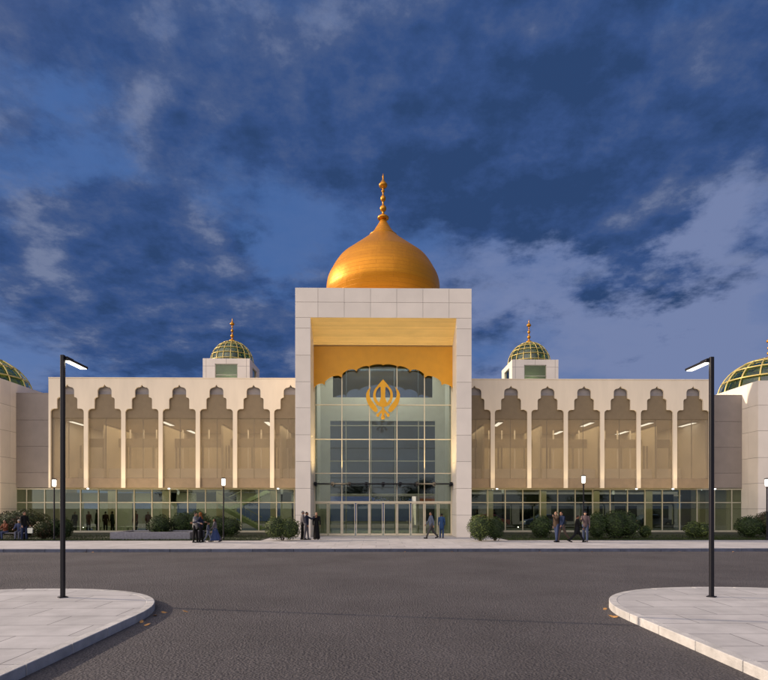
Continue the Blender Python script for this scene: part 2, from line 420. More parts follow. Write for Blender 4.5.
# cladding panels
xs = [CX-HW] + [at(u, 300, YP).x for u in (319.6, 346, 372.4, 399.2, 425.8, 452.2)] + [CX+HW]
xs = [CX-HW, CX-4.45, CX-2.67, CX-.89, CX+.89, CX+2.67, CX+4.45, CX+HW]
zs_px = [288, 302.4, 318]
zt = [at(384, p, YP).z for p in zs_px]
g_ = .009
m = MB()
def panel(m, x0, x1, z0, z1, y0, y1): m.box(x0+g_, x1-g_, y0, y1, z0+g_, z1-g_)
for i in range(len(xs)-1):
    for j in range(2):
        panel(m, xs[i], xs[i+1], zt[j+1] if j == 0 else ZS, zt[j], YP, YP+.04)
z = ZS; zj = [at(384, p, YP).z for p in (328.5, 355.5, 382, 408, 435, 461.5, 488.5, 515.2)]
zl = [ZS] + zj + [.14]
for a, b in zip(zl[:-1], zl[1:]):
    panel(m, CX-HW, CX-OW, b, a, YP, YP+.04); panel(m, CX+OW, CX+HW, b, a, YP, YP+.04)
    for sx in (-1, 1):                    # reveals and outer flanks
        x_ = CX+sx*OW; m.box(min(x_, x_+sx*.039), max(x_, x_+sx*.039), YP+.045, YB-.02, b+g_, a-g_)
        x_ = CX+sx*HW
        for y0, y1 in ((YP+.045, 40.9), (40.9, 43.9)):
            m.box(min(x_, x_-sx*.039), max(x_, x_-sx*.039), y0, y1-.02, b+g_, a-g_)
for sx in (-1, 1):
    x_ = CX+sx*HW
    for a, b in ((ZT, zt[1]), (zt[1], ZS)):
        for y0, y1 in ((YP+.045, 40.9), (40.9, 43.9)):
            m.box(min(x_, x_-sx*.039), max(x_, x_-sx*.039), y0, y1-.02, b+g_, a-g_)
bp(m, 'cladding', 'cream', portal, bevel=.004)
bp(MB().box(CX-HW+.03, CX+HW-.03, YP+.03, 43.97, ZT-.045, ZT-.006), 'coping', 'cream', portal)
# soffit boards sloping down inwards
m = MB(); nb = 22
for i in range(nb):
    t0, t1 = i/nb, (i+1)/nb
    ya, yb = YP+.05+(YB-YP-.08)*t0, YP+.05+(YB-YP-.08)*t1-.03
    za, zb = ZS+(ZS2-ZS)*t0, ZS+(ZS2-ZS)*t1 + .005
    vs = []
    for (y, zz) in ((ya, za), (yb, zb), (yb, zb+.05), (ya, za+.05)):
        vs.append((m.bm.verts.new((CX-OW+.003, y, zz)), m.bm.verts.new((CX+OW-.003, y, zz))))
    for k in range(4):
        l = (k+1) % 4; m.bm.faces.new((vs[k][0], vs[k][1], vs[l][1], vs[l][0]))
    m.bm.faces.new([v[0] for v in vs]); m.bm.faces.new([v[1] for v in reversed(vs)])
bp(m, 'soffit', 'soffit', portal)
# scalloped saffron panel
def P40(u, v): p = at(u, v, 40.0); return (p.x, p.z)
xc = CX
sc = 40.0/F
def rel(du, v): return (xc + du*sc, CAMZ + (HOR - v)*sc)
cusps = [(0, 366.0), (14.2, 367.5), (26.2, 372), (41.2, 377.6), (58.6, 384.8), (69.3, 392)]
cusps = [(0, 365.2), (14.2, 366.6), (26.6, 371.2), (41.5, 377.4), (58.6, 384.9), (69.6, 391.8)]
bul = [1.6, 2.2, 4.5, 4.6, 4.0]
half = []
for i in range(len(cusps)-1):
    (a0, b0), (a1, b1) = cusps[i], cusps[i+1]
    d = Vector((a1-a0, b1-b0)); L = d.length; nrm = Vector((d.y, -d.x)).normalized()
    for k in range(10):
        t = k/10
        h = bul[i]*math.sqrt(max(0, 1-(2*t-1)**2))
        q = Vector((a0, b0)) + d*t + nrm*h
        half.append((q.x, q.y))
half.append(cusps[-1])
poly = [rel(-70.4, 347)] + [rel(-a, b) for a, b in reversed(half)] + [rel(a, b) for a, b in half[1:]] + [rel(70.4, 347)]
poly = [(min(max(p[0], CX-OW+.004), CX+OW-.004), p[1]) for p in poly]
bp(MB().prism(poly, 39.92, 40.08), 'scalloped_panel', 'orange')
# curtain wall glazing
m = MB()
m.box(CX-OW+.01, CX+OW-.01, YB+.02, YB+.035, 2.55, ZS2+.1)
bp(m, 'glazing', 'glass_up')
m = MB()
step = 2*OW/10
for i in (0, 2, 4, 6, 8, 10):
    x = CX-OW+i*step; w = .030
    x = min(max(x, CX-OW+w+.003), CX+OW-w-.003)
    m.box(x-w, x+w, YB-.05, YB+.10, .15, ZS2+.1)
for v in (377.5+27.5, 439.5, 473.4):
    z = at(384, v, YB).z; m.box(CX-OW+.003, CX+OW-.003, YB-.043, YB+.093, z-.03, z+.03)
z = at(384, 502.2, YB).z; m.box(CX-OW+.003, CX+OW-.003, YB-.06, YB+.107, z-.06, z+.06)
ZD = z-.06
bp(m, 'mullions', 'doorframe')
# door leaves
hand = None
for i in range(10):
    x0 = CX-OW+i*step+.05; x1 = x0+step-.10
    m = MB(); f = .045
    m.box(x0, x0+f, YB, YB+.05, .16, ZD-.01); m.box(x1-f, x1, YB, YB+.05, .16, ZD-.01)
    m.box(x0+f, x1-f, YB, YB+.05, .16, .30); m.box(x0+f, x1-f, YB, YB+.05, ZD-.07, ZD-.01)
    d = bp(m, 'door', 'doorframe', bevel=.004)
    bp(MB().box(x0+f, x1-f, YB+.02, YB+.03, .30, ZD-.07), 'pane', 'glass', d)
    hx = x1-.12 if i % 2 == 0 else x0+.12
    bp(MB().tube([(hx, YB-.05, .95), (hx, YB-.05, 1.45)], .016).tube([(hx, YB-.05, 1.0), (hx, YB+.0, 1.0)], .01).tube([(hx, YB-.05, 1.4), (hx, YB, 1.4)], .01), 'handle', 'darkmetal', d)
# thin canopy rail with outriggers
zc = at(384, 484, YB-.4).z
m = MB()
m.box(CX-OW+.02, CX+OW-.02, YB-.75, YB-.06, zc-.03, zc+.045)
for i in range(9):
    x = CX-OW+.16 + i*(2*OW-.32)/8
    m.box(x-.05, x+.05, YB-.85, YB-.055, zc-.17, zc-.033)
    m.box(x-.10, x+.10, YB-.85, YB-.70, zc-.12, zc+.12)
bp(m, 'canopy', 'darkmetal')
# emblem: sword, circle and two curved blades
ec = Vector((CX-.02, 0, at(384, 400, 39.8).z)); es = 39.8/F/ (618/50)   # metres per zoomed pixel
def E(x, y): return (ec.x + (x-302)*es, ec.z - (y-370)*es)
def band(m, cen, wid, y0, y1):
    # strip along centre line with width
    L = []; Rr = []
    for i, (x, y) in enumerate(cen):
        a = cen[max(i-1, 0)]; b = cen[min(i+1, len(cen)-1)]
        d = Vector((b[0]-a[0], b[1]-a[1])).normalized(); nn = Vector((-d.y, d.x))*wid[i]/2
        L.append((x+nn.x, y+nn.y)); Rr.append((x-nn.x, y-nn.y))
    m.prism([E(*p) for p in L] + [E(*p) for p in reversed(Rr)], y0, y1)
m = MB()
em = bp(MB().prism([E(*p) for p in ((302,118),(330,150),(360,185),(372,196),(345,204),(332,212),(328,330),(334,360),(350,400),(320,450),(302,480),(284,450),(254,400),(270,360),(276,330),(272,212),(259,204),(232,196),(244,185),(274,150))], 39.70, 39.82), 'emblem', 'gold')
ring = [(302+112*math.sin(t)*1.0, 306-115*math.cos(t)) for t in [2*math.pi*k/48 for k in range(48)]]
m = MB()
o = [E(302+122*math.sin(2*math.pi*k/56), 318-140*math.cos(2*math.pi*k/56)) for k in range(56)]
i_ = [E(302+90*math.sin(2*math.pi*k/56), 310-112*math.cos(2*math.pi*k/56)) for k in range(56)]
for k in range(56):
    l = (k+1) % 56
    vs = [m.bm.verts.new((p[0], y, p[1])) for y in (39.72, 39.80) for p in (o[k], o[l], i_[l], i_[k])]
    m.bm.faces.new(vs[0:4]); m.bm.faces.new(list(reversed(vs[4:8])))
    m.bm.faces.new((vs[0], vs[1], vs[5], vs[4])); m.bm.faces.new((vs[2], vs[3], vs[7], vs[6]))
bp(m, 'emblem_ring', 'gold', em)
for sx in (-1, 1):
    m = MB()
    cen = [(150, 212), (124, 260), (112, 300), (118, 350), (142, 405), (178, 455), (215, 500), (228, 515)]
    cen = [(cen[i][0] + (cen[i+1][0]-cen[i][0])*t, cen[i][1] + (cen[i+1][1]-cen[i][1])*t) for i in range(7) for t in (0, .5)] + [cen[-1]]
    wid = [4, 14, 26, 32, 38, 43, 50, 56, 62, 64, 64, 60, 52, 40, 22]
    if sx > 0: cen = [(604-x, y) for x, y in cen]
    band(m, cen, wid, 39.73, 39.79)
    hil = [(300, 470), (268, 480), (240, 500), (222, 528)]
    if sx > 0: hil = [(604-x, y) for x, y in hil]
    bp(m, 'curved_blade', 'gold', em)
    m = MB(); band(m, [(302+sx*6, 500), (302+sx*30, 520), (302+sx*52, 545), (302+sx*62, 560)], [30, 24, 26, 22], 39.735, 39.785)
    c0 = E(302+sx*64, 558); m.ell((c0[0], 39.76, c0[1]), 20*es, .04, 22*es)
    bp(m, 'blade_hilt', 'gold', em)
m = MB(); m.prism([E(*p) for p in ((286,470),(318,470),(322,520),(318,560),(286,560),(282,520))], 39.68, 39.835)
c0 = E(302, 585); m.ell((c0[0], 39.76, c0[1]), 27*es, .06, 28*es)
bp(m, 'sword_hilt', 'gold', em)
for s_ in (-.9, .85): bp(MB().box(CX+s_, CX+s_+.05, 39.79, YB-.05, ec.z-.02, ec.z+.02), 'bracket', 'darkmetal', em)

# portal interior: second wall with big dark window, side returns, lobby
YI = 43.2
m = MB()
z1, z2 = at(384, 397.5, YI).z, at(384, 421, YI).z
wi = at(559, 400, YI).x - CX if False else (324.0-376)/F*YI
XI0 = CX-4.05; XI1 = CX+4.05
m.box(CX-OW, CX+OW, YI, YI+.3, z2, z1)                      # beam
m.box(CX-OW, XI0, YI, YI+.3, .15, z2); m.box(XI1, CX+OW, YI, YI+.3, .15, z2)
m.box(CX-OW, XI0+.2, YI, YI+.3, z1, ZS2+1); m.box(XI1-.2, CX+OW, YI, YI+.3, z1, ZS2+1)
m.box(CX-OW, CX-OW+.15, YB+.15, YI, .15, ZS2+1); m.box(CX+OW-.15, CX+OW, YB+.15, YI, .15, ZS2+1)
m.box(CX-OW, CX+OW, YB+.15, YI+.3, ZS2+.6, ZS2+1)
bp(m, 'lobby_wall', 'cream_int')
bp(MB().box(XI0, XI1, YI+.12, YI+.14, 3.2, z2), 'inner_glazing', 'glass_dark')
bp(MB().box(XI0+.2, XI1-.2, YI+.12, YI+.14, z1, ZS2+.6), 'clerestory_glazing', 'glass_sky')
m = MB()
for u in (346, 371, 395, 418.5):
    x = at(u, 450, YI).x; m.box(x-.035, x+.035, YI+.05, YI+.25, .15, z2)
for zz in (z2-.35, at(384, 461, YI).z, 3.2): m.box(XI0, XI1, YI+.06, YI+.24, zz-.04, zz+.04)
bp(m, 'inner_mullions', 'frame')
# hall behind the portal
WX0, WX1 = CX-25.63, CX+25.63
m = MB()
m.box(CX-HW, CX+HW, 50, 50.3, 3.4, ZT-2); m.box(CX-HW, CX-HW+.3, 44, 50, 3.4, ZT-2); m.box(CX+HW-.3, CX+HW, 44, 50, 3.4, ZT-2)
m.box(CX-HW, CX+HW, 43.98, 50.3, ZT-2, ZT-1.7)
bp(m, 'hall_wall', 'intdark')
# main dome
mz = 46/F/4.86; zy0 = 288+ (HOR-288) 
def dz(zy): return CAMZ + (HOR-(160+zy/4.86))*46/F
prof = [(660,272),(630,274),(610,272),(590,268),(570,260),(550,249),(530,238),(510,225),(490,209),(470,185),(450,160),(430,135),(410,110),(390,86),(370,65),(350,48),(330,35),(310,23),(296,15),(288,10)]
pr = [(3.9, ZT-1.6), (3.9, dz(740)), (4.2, dz(710))] + [(r*mz, dz(zy)) for zy, r in prof]
# refine the profile
def smoothprof(p, n=3):
    out = []
    for i in range(len(p)-1):
        p0 = p[max(i-1, 0)]; p1 = p[i]; p2 = p[i+1]; p3 = p[min(i+2, len(p)-1)]
        for k in range(n):
            t = k/n
            f = lambda a, b, c, d: .5*((2*b) + (-a+c)*t + (2*a-5*b+4*c-d)*t*t + (-a+3*b-3*c+d)*t**3)
            out.append((f(p0[0], p1[0], p2[0], p3[0]), f(p0[1], p1[1], p2[1], p3[1])))
    out.append(p[-1]); return out
cd = (CX+.07, 46, 0)
dome = bp(MB().lathe(smoothprof(pr), cd, 96), 'onion_dome', 'domesheet', smooth=True)
def r_at(zy, d=0):
    for (a, ra), (b, rb) in zip(prof[:-1], prof[1:]):
        if b <= zy <= a: return (ra + (rb-ra)*(a-zy)/(a-b))*mz + d
m = MB()
for zy in (372,):                               # slight raised seams
    r = r_at(zy); z = dz(zy)
    m.lathe([(r-.02, z-.05), (r+.035, z-.04), (r+.035, z+.02), (r-.05, z+.05)], cd, 96)
bp(m, 'dome_band', 'domegold', dome, smooth=True)
def finial_prof(s_, z0):
    # (zy, r) from the photograph's tall finial, bottom to top
    q = [(292,10),(290,20),(286,27),(279,28),(272,20),(266,8),(256,5),(250,8),(245,14),(236,16),(227,14),(221,7),(214,4),(204,4),(200,7),(196,11),(187,13),(178,11),(173,6),(165,3),(157,4),(153,8),(149,8),(146,4),(136,4),(134,14),(127,20),(120,21),(112,15),(104,10),(97,5),(88,3),(80,4.5),(76,3),(64,.6)]
    return [(r*s_, z0 + (292-zy)*s_) for zy, r in q]
bp(MB().lathe(finial_prof(mz, dz(292)), cd, 24), 'finial', 'domegold', dome, smooth=True)

# wings ------------------------------------------------------------
ZW = at(384, 379.2, YF).z; ZB = at(384, 488, YF).z
pv = lambda v: at(384, v, YF).z
BAY = 2.85; A0 = 7.11
def arch(c):     # left to right outline of the opening, from bottom left to bottom right (x,z)
    h1, h2, h3 = 1.265, .775, .535
    zA, zB_, zC, zD_ = pv(409.4), pv(398.0), pv(387.9), pv(385.2)
    L = [(-h1, ZB)]
    def corner(x, z, r, n=6): # convex top-left corner
        return [(x + r - r*math.cos(R(90)*k/n), z - r + r*math.sin(R(90)*k/n)) for k in range(n+1)]
    L += corner(-h1, zA, .27)
    L += [(-h2-.03, zA+.005), (-h2, zA+.04)]
    L += corner(-h2, zB_, .20)
    L += [(-h3-.03, zB_+.005), (-h3, zB_+.04)]
    L += corner(-h3, zC, .30)
    L += [(-.10, zC+.05), (0, zD_)]
    pts = L + [(-x, z) for x, z in reversed(L[:-1])]
    return [(c+x, z) for x, z in pts]
def joint_lines(): pass
for sg in (-1, 1):
    cs = sorted([sg*(A0+BAY*i) for i in range(7)])
    xe0, xe1 = (-25.63, -5.8) if sg < 0 else (5.8, 25.63)
    pts = [(CX+xe0, ZB)]
    if sg < 0:
        for c in cs[:-1]: pts += arch(CX+c)
        a = arch(CX+cs[-1]); a = [p for p in a if p[0] < CX-5.82]; pts += a
        a_last = a[-1]; pts += [(CX-5.81, a_last[1])]
        pts += [(CX-5.81, ZW), (CX+xe0, ZW)]
    else:
        a = arch(CX+cs[0]); a = [p for p in a if p[0] > CX+5.82]
        pts = [(CX+5.81, a[0][1])] + a
        for c in cs[1:]: pts += arch(CX+c)
        pts += [(CX+xe1, ZB), (CX+xe1, ZW), (CX+5.81, ZW)]
    w = bp(MB().prism(pts, YF, YF+.14), 'facade_wall', 'wingwall')
    x_out = CX+sg*25.63
    bp(MB().box(min(x_out, x_out-sg*.3), max(x_out, x_out-sg*.3), YF+.303, 56, ZB, ZW-.4), 'end_wall', 'wingwall', w)
    bp(MB().box(CX+xe0, CX+xe1, YF-.03, YF+.34, ZW+.003, ZW+.07), 'coping', 'wingwall', w)
    zr = pv(478.3); zt1 = pv(418.3); zt2 = pv(394.6)
    for c in cs:
        x0, x1 = CX+c-BAY/2+.015, CX+c+BAY/2-.015
        if sg < 0: x1 = min(x1, CX-HW+.0)
        else: x0 = max(x0, CX+HW)
        ys = YF+.22
        o = bp(MB().box(x0, x1, ys, ys+.012, zr, zt1), 'screen_window', 'screen')
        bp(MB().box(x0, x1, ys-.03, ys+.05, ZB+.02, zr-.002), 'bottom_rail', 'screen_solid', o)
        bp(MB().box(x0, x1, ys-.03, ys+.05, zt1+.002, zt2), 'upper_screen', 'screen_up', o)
        bp(MB().box(x0, x1, ys+.08, ys+.12, zt2+.01, ZW-.1), 'sky_panel', 'screen_cap', o)  # added plain panel, stands for the open sky light above the screen
        xm = (x0+x1)/2
        bp(MB().box(xm-.02, xm+.02, ys+.015, ys+.06, zr, zt1).box(x0, x0+.03, ys+.015, ys+.06, zr, zt1), 'screen_frame', 'screen_solid', o)
    # overhang underside, floor slab, ceiling, back wall
    xa, xb = (CX-29.3, CX-HW-.003) if sg < 0 else (CX+HW+.003, CX+29.3)
    xi, xj = (CX-25.3, CX-HW-.003) if sg < 0 else (CX+HW+.003, CX+25.3)
    bp(MB().box(xi, xj, YF+.6, YG-.05, ZB+.03, ZB+.25).box(xi, xj, YG-.047, 56, ZB+.03, zr-.05), 'floor_slab', 'intwall')
    zc_ = at(384, 421, 43.9).z + .12
    bp(MB().box(xi, xj, YF+.62, 56, zc_, zc_+.2), 'ceiling', 'intwall')
    bp(MB().box(xi, xj, YF+.36, 56, ZW-.35, ZW-.15), 'roof', 'roof')
    m = MB()
    m.box(xi, xj, 52.5, 52.8, zr-.05, zc_)
    for k in range(4):
        xk = xi + (xj-xi)*(k+.5)/4
        m.box(xk-.08, xk+.08, YF+3.2, 52.5, zr-.05, zc_)
    bp(m, 'upper_partition', 'intwall')
    m = MB(); m.box(xi, xj, 47.0, 47.08, zr-.05, zr+1.0)
    for k in range(18):
        xk = xi+(xj-xi)*k/17; m.box(xk-.05, xk+.05, 49.0, 49.1, zr-.05, zc_)
    bp(m, 'gallery_rail', 'cream')
    m = MB(); m.box(xi, xj, 48.85, 48.95, 7.4, 8.15)
    for k in range(14):
        xk = xi+(xj-xi)*(k+.4*((k*7) % 3))/14; m.box(xk-.07, xk+.07, 47.3, 47.4, zr+1.0, 7.4)
    bp(m, 'gallery_frame', 'screen_solid')
    # hung linear ceiling lights
    pxs = {-1: [(77.6, 426.7), (122, 425.5), (167.6, 424), (213, 424), (269, 424), (112.5, 436), (192.6, 435.5), (285, 436)],
           1: [(497.6, 423.5), (542, 424), (587, 424), (645, 425), (687, 425), (479, 436), (558, 436.5), (622, 436)]}[sg]
    for (u, v) in pxs:
        if (u, v) in ((122, 425.5), (213, 424), (542, 424)): continue
        Y = 45.6 if v < 430 else 50.6
        p = at(u, v, Y); zz = zc_-.12
        lx = p.x
        f = bp(MB().box(lx-.22, lx+.22, Y-1.1, Y+1.1, zz-.0, zz+.08), 'ceiling_light', 'frame')
        bp(MB().box(lx-.19, lx+.19, Y-1.07, Y+1.07, zz-.012, zz-.002), 'diffuser', 'ceil_led', f)
    # taupe link wall
    zl_ = at(384, 394.6, YG-.1).z
    m = MB(); q0, q1 = (CX-29.3, CX-25.64) if sg < 0 else (CX+25.64, CX+29.3)
    m.box(q0, q1, YG-.06, YG+.2, ZB+.1, zl_)
    lk = bp(m, 'link_wall', 'joint')
    m = MB()
    hh = [zl_, at(384, 421, YG).z, at(384, 447, YG).z, at(384, 473, YG).z, ZB+.08]
    for a, b in zip(hh[:-1], hh[1:]): m.box(q0+.01, q1-.01, YG-.10, YG-.063, b+.012, a-.012)
    m.box(q0, q1, YG-.095, 50, zl_+.003, zl_+.06)
    bp(m, 'link_cladding', 'taupe', lk)
    # ground-floor glazing
    m = MB(); m.box(xa, xb, YG, YG+.012, .3, ZB+.02)
    gl = bp(m, 'shopfront_glass', 'glass')
    m = MB(); xk = CX+sg*A0 - sg*.71
    mm = []
    k = -1
    while True:
        x = CX + sg*(A0 - BAY/2 + k*BAY/2)
        k += 1
        if abs(x-CX) > 29.2: break
        if abs(x-CX) < HW+.1: continue
        m.box(x-.035, x+.035, YG-.07, YG+.08, .17, ZB+.02)
    zz = at(384, 502.6, YG).z
    m.box(xa, xb, YG-.05, YG+.06, zz-.035, zz+.035); m.box(xa, xb, YG-.06, YG+.07, .17, .32); m.box(xa, xb, YG-.06, YG+.07, ZB-.07, ZB+.018)
    bp(m, 'mullions', 'frame', gl)
    # downlights under the overhang
    for u in ((169, 278, 88) if sg < 0 else (497, 636.5, 673, 715)):
        p = at(u, 491, YG-.9)
        q = bp(MB().lathe([(.085, ZB-.0), (.085, ZB+.03)], (p.x, YG-.9, 0), 16), 'downlight', 'frame')
        bp(MB().lathe([(.065, ZB-.06), (.065, ZB-.004)], (p.x, YG-.9, 0), 16), 'bulb', 'down', q)
    # ground-floor interior columns
    for k in range(5):
        x = CX+sg*(9.3+k*4.6)
        bp(MB().box(x-.25, x+.25, 48.0, 48.5, .15, ZB+.03), 'column', 'intwall')
bp(MB().box(CX-29.3, CX+29.3, YB+.1, 56, .0, .148), 'ground_floor', 'intfloor')
bp(MB().box(CX-HW, CX+HW, YI+.31, 56, 3.3, 3.6), 'lobby_ceiling', 'cream_int')
# rear wall of the left wing ground floor, with openings; right wing is open glass to the car park
m = MB()
x = CX-29.3
segs = [(-29.3,-27.0),(-25.6,-22.6),(-20.9,-18.6),(-16.8,-13.2),(-9.2,-8.2)]
for a, b in segs: m.box(CX+a, CX+b, 51.0, 51.2, .15, 3.5)
m.box(CX-29.3, CX-6, 51.0, 51.2, 2.7, 3.5)
bp(m, 'lobby_partition', 'cream_int')
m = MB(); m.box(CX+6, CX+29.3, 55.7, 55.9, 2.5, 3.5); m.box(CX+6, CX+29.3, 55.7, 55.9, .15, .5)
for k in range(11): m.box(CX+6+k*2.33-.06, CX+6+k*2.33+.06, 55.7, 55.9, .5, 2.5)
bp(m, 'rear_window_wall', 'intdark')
# stair: two crossing flights near the portal in the left wing
def flight(u0, v0, u1, v1, Y, w=1.2):
    a = at(u0, v0, Y); b = at(u1, v1, Y); m = MB(); n = 16
    for i in range(n):
        t = i/n; x = a.x+(b.x-a.x)*t; z = a.z+(b.z-a.z)*t; dx = (b.x-a.x)/n; dz_ = (b.z-a.z)/n
        m.box(min(x, x+dx), max(x, x+dx), Y, Y+w, z-.12, z+abs(dz_)*.5)
    m.prism([(a.x, a.z-.22), (b.x, b.z-.22), (b.x, b.z+.12), (a.x, a.z+.12)] if a.x < b.x else [(b.x, b.z-.22), (a.x, a.z-.22), (a.x, a.z+.12), (b.x, b.z+.12)], Y-.06, Y-.003)
    s_ = bp(m, 'stair_flight', 'stair')
    m = MB(); m.tube([(a.x, Y-.03, a.z+1.0), (b.x, Y-.03, b.z+1.0)], .03)
    for i in range(9):
        t = i/8; m.tube([(a.x+(b.x-a.x)*t, Y-.03, a.z+(b.z-a.z)*t), (a.x+(b.x-a.x)*t, Y-.03, a.z+(b.z-a.z)*t+1)], .012, 6)
    bp(m, 'handrail', 'frame', s_)
flight(229, 509, 268, 490.5, 47.2)
flight(218, 505, 262, 529.5, 46.0)

# roof towers ------------------------------------------------------
def lattice_dome(c, r, h, parent, nm=16, nl=5, tr=.05, fin=.0):
    """gilded lattice over green glass, elliptical section"""
    prof = [(r*math.cos(t), h*math.sin(t)) for t in [R(90)*k/14 for k in range(15)]]
    g = bp(MB().lathe([(p[0]*.975, p[1]*.975) for p in prof], c, 48), 'dome_glass', 'domeglass', parent, smooth=True)
    m = MB()
    for k in range(nm):
        a = 2*math.pi*k/nm
        m.tube([(c[0]+x*math.cos(a), c[1]+x*math.sin(a), c[2]+z) for x, z in prof], tr, 6)
    for j in range(nl):
        t = R(6 + 74*j/(nl-1)); rr, zz = r*math.cos(t), h*math.sin(t)
        m.tube([(c[0]+rr*math.cos(2*math.pi*k/48), c[1]+rr*math.sin(2*math.pi*k/48), c[2]+zz) for k in range(49)], tr, 6)
    bp(m, 'dome_ribs', 'rib', parent, smooth=True)
    # gilt inner shell glimpsed through the glass
    m = MB()
    for k in range(nm):
        a0 = 2*math.pi*(k+.2)/nm; 
        for j in range(nl-1):
            if (k*3+j*2) % 5 < 2: continue
            t0 = R(8+74*j/(nl-1)); t1 = R(8+74*(j+.7)/(nl-1)); a1 = a0+2*math.pi*.6/nm
            q = []
            for (aa, tt) in ((a0,t0),(a1,t0),(a1,t1),(a0,t1)):
                q.append(m.bm.verts.new((c[0]+.86*r*math.cos(tt)*math.cos(aa), c[1]+.86*r*math.cos(tt)*math.sin(aa), c[2]+.86*h*math.sin(tt))))
            m.bm.faces.new(q)
    bp(m, 'gilt_lining', 'rib', parent)
    zf = c[2]+h-.03
    bp(MB().lathe(finial_prof(fin, zf), (c[0], c[1], 0), 20), 'finial', 'domegold', parent, smooth=True)
YT = 54.0; ZTT = at(384, 359.0, YT).z
for sg in (-1, 1):
    cx = CX+sg*14.9; hw = 2.25; d = 4.5
    m = MB(); wz0, wz1 = 13.2, at(384, 364.3, YT).z
    ww = 1.08
    m.box(cx-hw, cx-ww, YT, YT+.3, 11.5, ZTT); m.box(cx+ww, cx+hw, YT, YT+.3, 11.5, ZTT); m.box(cx-ww, cx+ww, YT, YT+.3, wz1, ZTT); m.box(cx-ww, cx+ww, YT, YT+.3, 11.5, wz0)
    for s2 in (-1, 1):
        xo = cx+s2*hw; xa_, xb_ = min(xo, xo-s2*.3), max(xo, xo-s2*.3)
        m.box(xa_, xb_, YT+.303, YT+1.2, 11.5, ZTT); m.box(xa_, xb_, YT+d-1.2, YT+d, 11.5, ZTT); m.box(xa_, xb_, YT+1.2, YT+d-1.2, wz1, ZTT); m.box(xa_, xb_, YT+1.2, YT+d-1.2, 11.5, wz0)
    m.box(cx-hw+.303, cx+hw-.303, YT+d-.3, YT+d, 11.5, ZTT)
    m.box(cx-hw+.303, cx+hw-.303, YT+.303, YT+d-.303, ZTT-.2, ZTT-.05)
    m.box(cx-hw+.303, cx+hw-.303, YT+.303, YT+d-.303, 11.5, 11.8)
    t = bp(m, 'roof_tower', 'cream')
    m = MB()      # recessed joints as thin dark strips standing 2 mm proud
    zj_ = at(384, 366.6, YT).z
    for (a, b) in ((cx-hw, cx-ww), (cx+ww, cx+hw)): m.box(a, b, YT-.003, YT, zj_-.012, zj_+.012)
    for xx in (cx-hw+.32, cx, cx+hw-.32):
        z0_ = wz1 if abs(xx-cx) < ww else 11.6
        m.box(xx-.012, xx+.012, YT-.003, YT, z0_, ZTT)
    bp(m, 'panel_joint', 'joint', t)
    m = MB(); m.box(cx-ww+.004, cx+ww-.004, YT+.12, YT+.14, wz0, wz1-.003)
    bp(m, 'tower_window', 'glass', t)
    for s2 in (-1, 1):
        xo = cx+s2*(hw-.15); bp(MB().box(xo-.01, xo+.01, YT+1.204, YT+d-1.204, wz0, wz1-.003), 'tower_window', 'glass', t)
    m = MB()
    for (a, b, c_, e) in ((cx-ww, cx-ww+.06, wz0, wz1), (cx+ww-.06, cx+ww, wz0, wz1), (cx-ww, cx+ww, wz1-.07, wz1-.001), (cx-ww, cx+ww, 14.9, 14.97)):
        m.box(a+.001, b-.001, YT+.05, YT+.119, c_, e)
    bp(m, 'window_frame', 'frame', t)
    bp(MB().box(cx-1.9, cx+1.9, YT+1.6, YT+1.7, 11.8, ZTT-.21), 'inner_wall', 'cream_int', t)
    lattice_dome((cx, YT+2.25, ZTT-.06), 2.12, 2.35, t, 18, 6, .036, .0105)

# end blocks ---------------------------------------------------------
for sg in (-1, 1):
    xi = CX+sg*29.3; xo = CX+sg*40.3
    a, b = min(xi, xo), max(xi, xo)
    t = bp(MB().box(a+.04, b-.04, YF+.04, 54.4, .1, ZW-.04), 'end_block', 'joint')
    m = MB()
    hh = [ZW, pv(404), pv(430), pv(457), pv(483), pv(509), .16]
    for z1_, z0_ in zip(hh[:-1], hh[1:]):
        x = a
        nn = 5; st = 11.0/nn
        for k in range(nn): m.box(a+k*st+.012, a+(k+1)*st-.012, YF, YF+.037, z0_+.012, z1_-.012)
        for (y0, y1) in ((YF+.04, YF+1.2), (YF+1.2, YF+3.9), (YF+3.9, YF+6.6), (YF+6.6, YF+9.3)):
            m.box(min(xi, xi+sg*.037), max(xi, xi+sg*.037), y0+.01, y1-.012, z0_+.012, z1_-.012)
    m.box(a+.02, b-.02, YF+.02, 54.4, ZW-.037, ZW-.005)
    bp(m, 'block_cladding', 'cream', t)
    lattice_dome((CX+(34.9 if sg > 0 else -35.5), 50.0, ZW-.01), 4.05, 3.5, t, 16, 5, .065, .0095)

# planter wall
pl = empty('planter_box', (-14.0, 35.0, .14)); tag(pl, 'long low grey granite planter box in front of the left glass front', 'planter')
a = at(110, 540, 35.0).x; b = at(190, 540, 35).x
MB().box(a+14, b+14, 0, .25, 0, .50).box(a+14, a+14.25, .25, 3.0, 0, .50).box(b+13.75, b+14, .25, 3.0, 0, .50).box(a+14.25, b+13.75, 2.75, 3.0, 0, .50).build('wall', 'planter', pl, bevel=.012)
MB().box(a+14.251, b+13.749, .251, 2.749, 0, .42).build('soil', 'soil', pl)

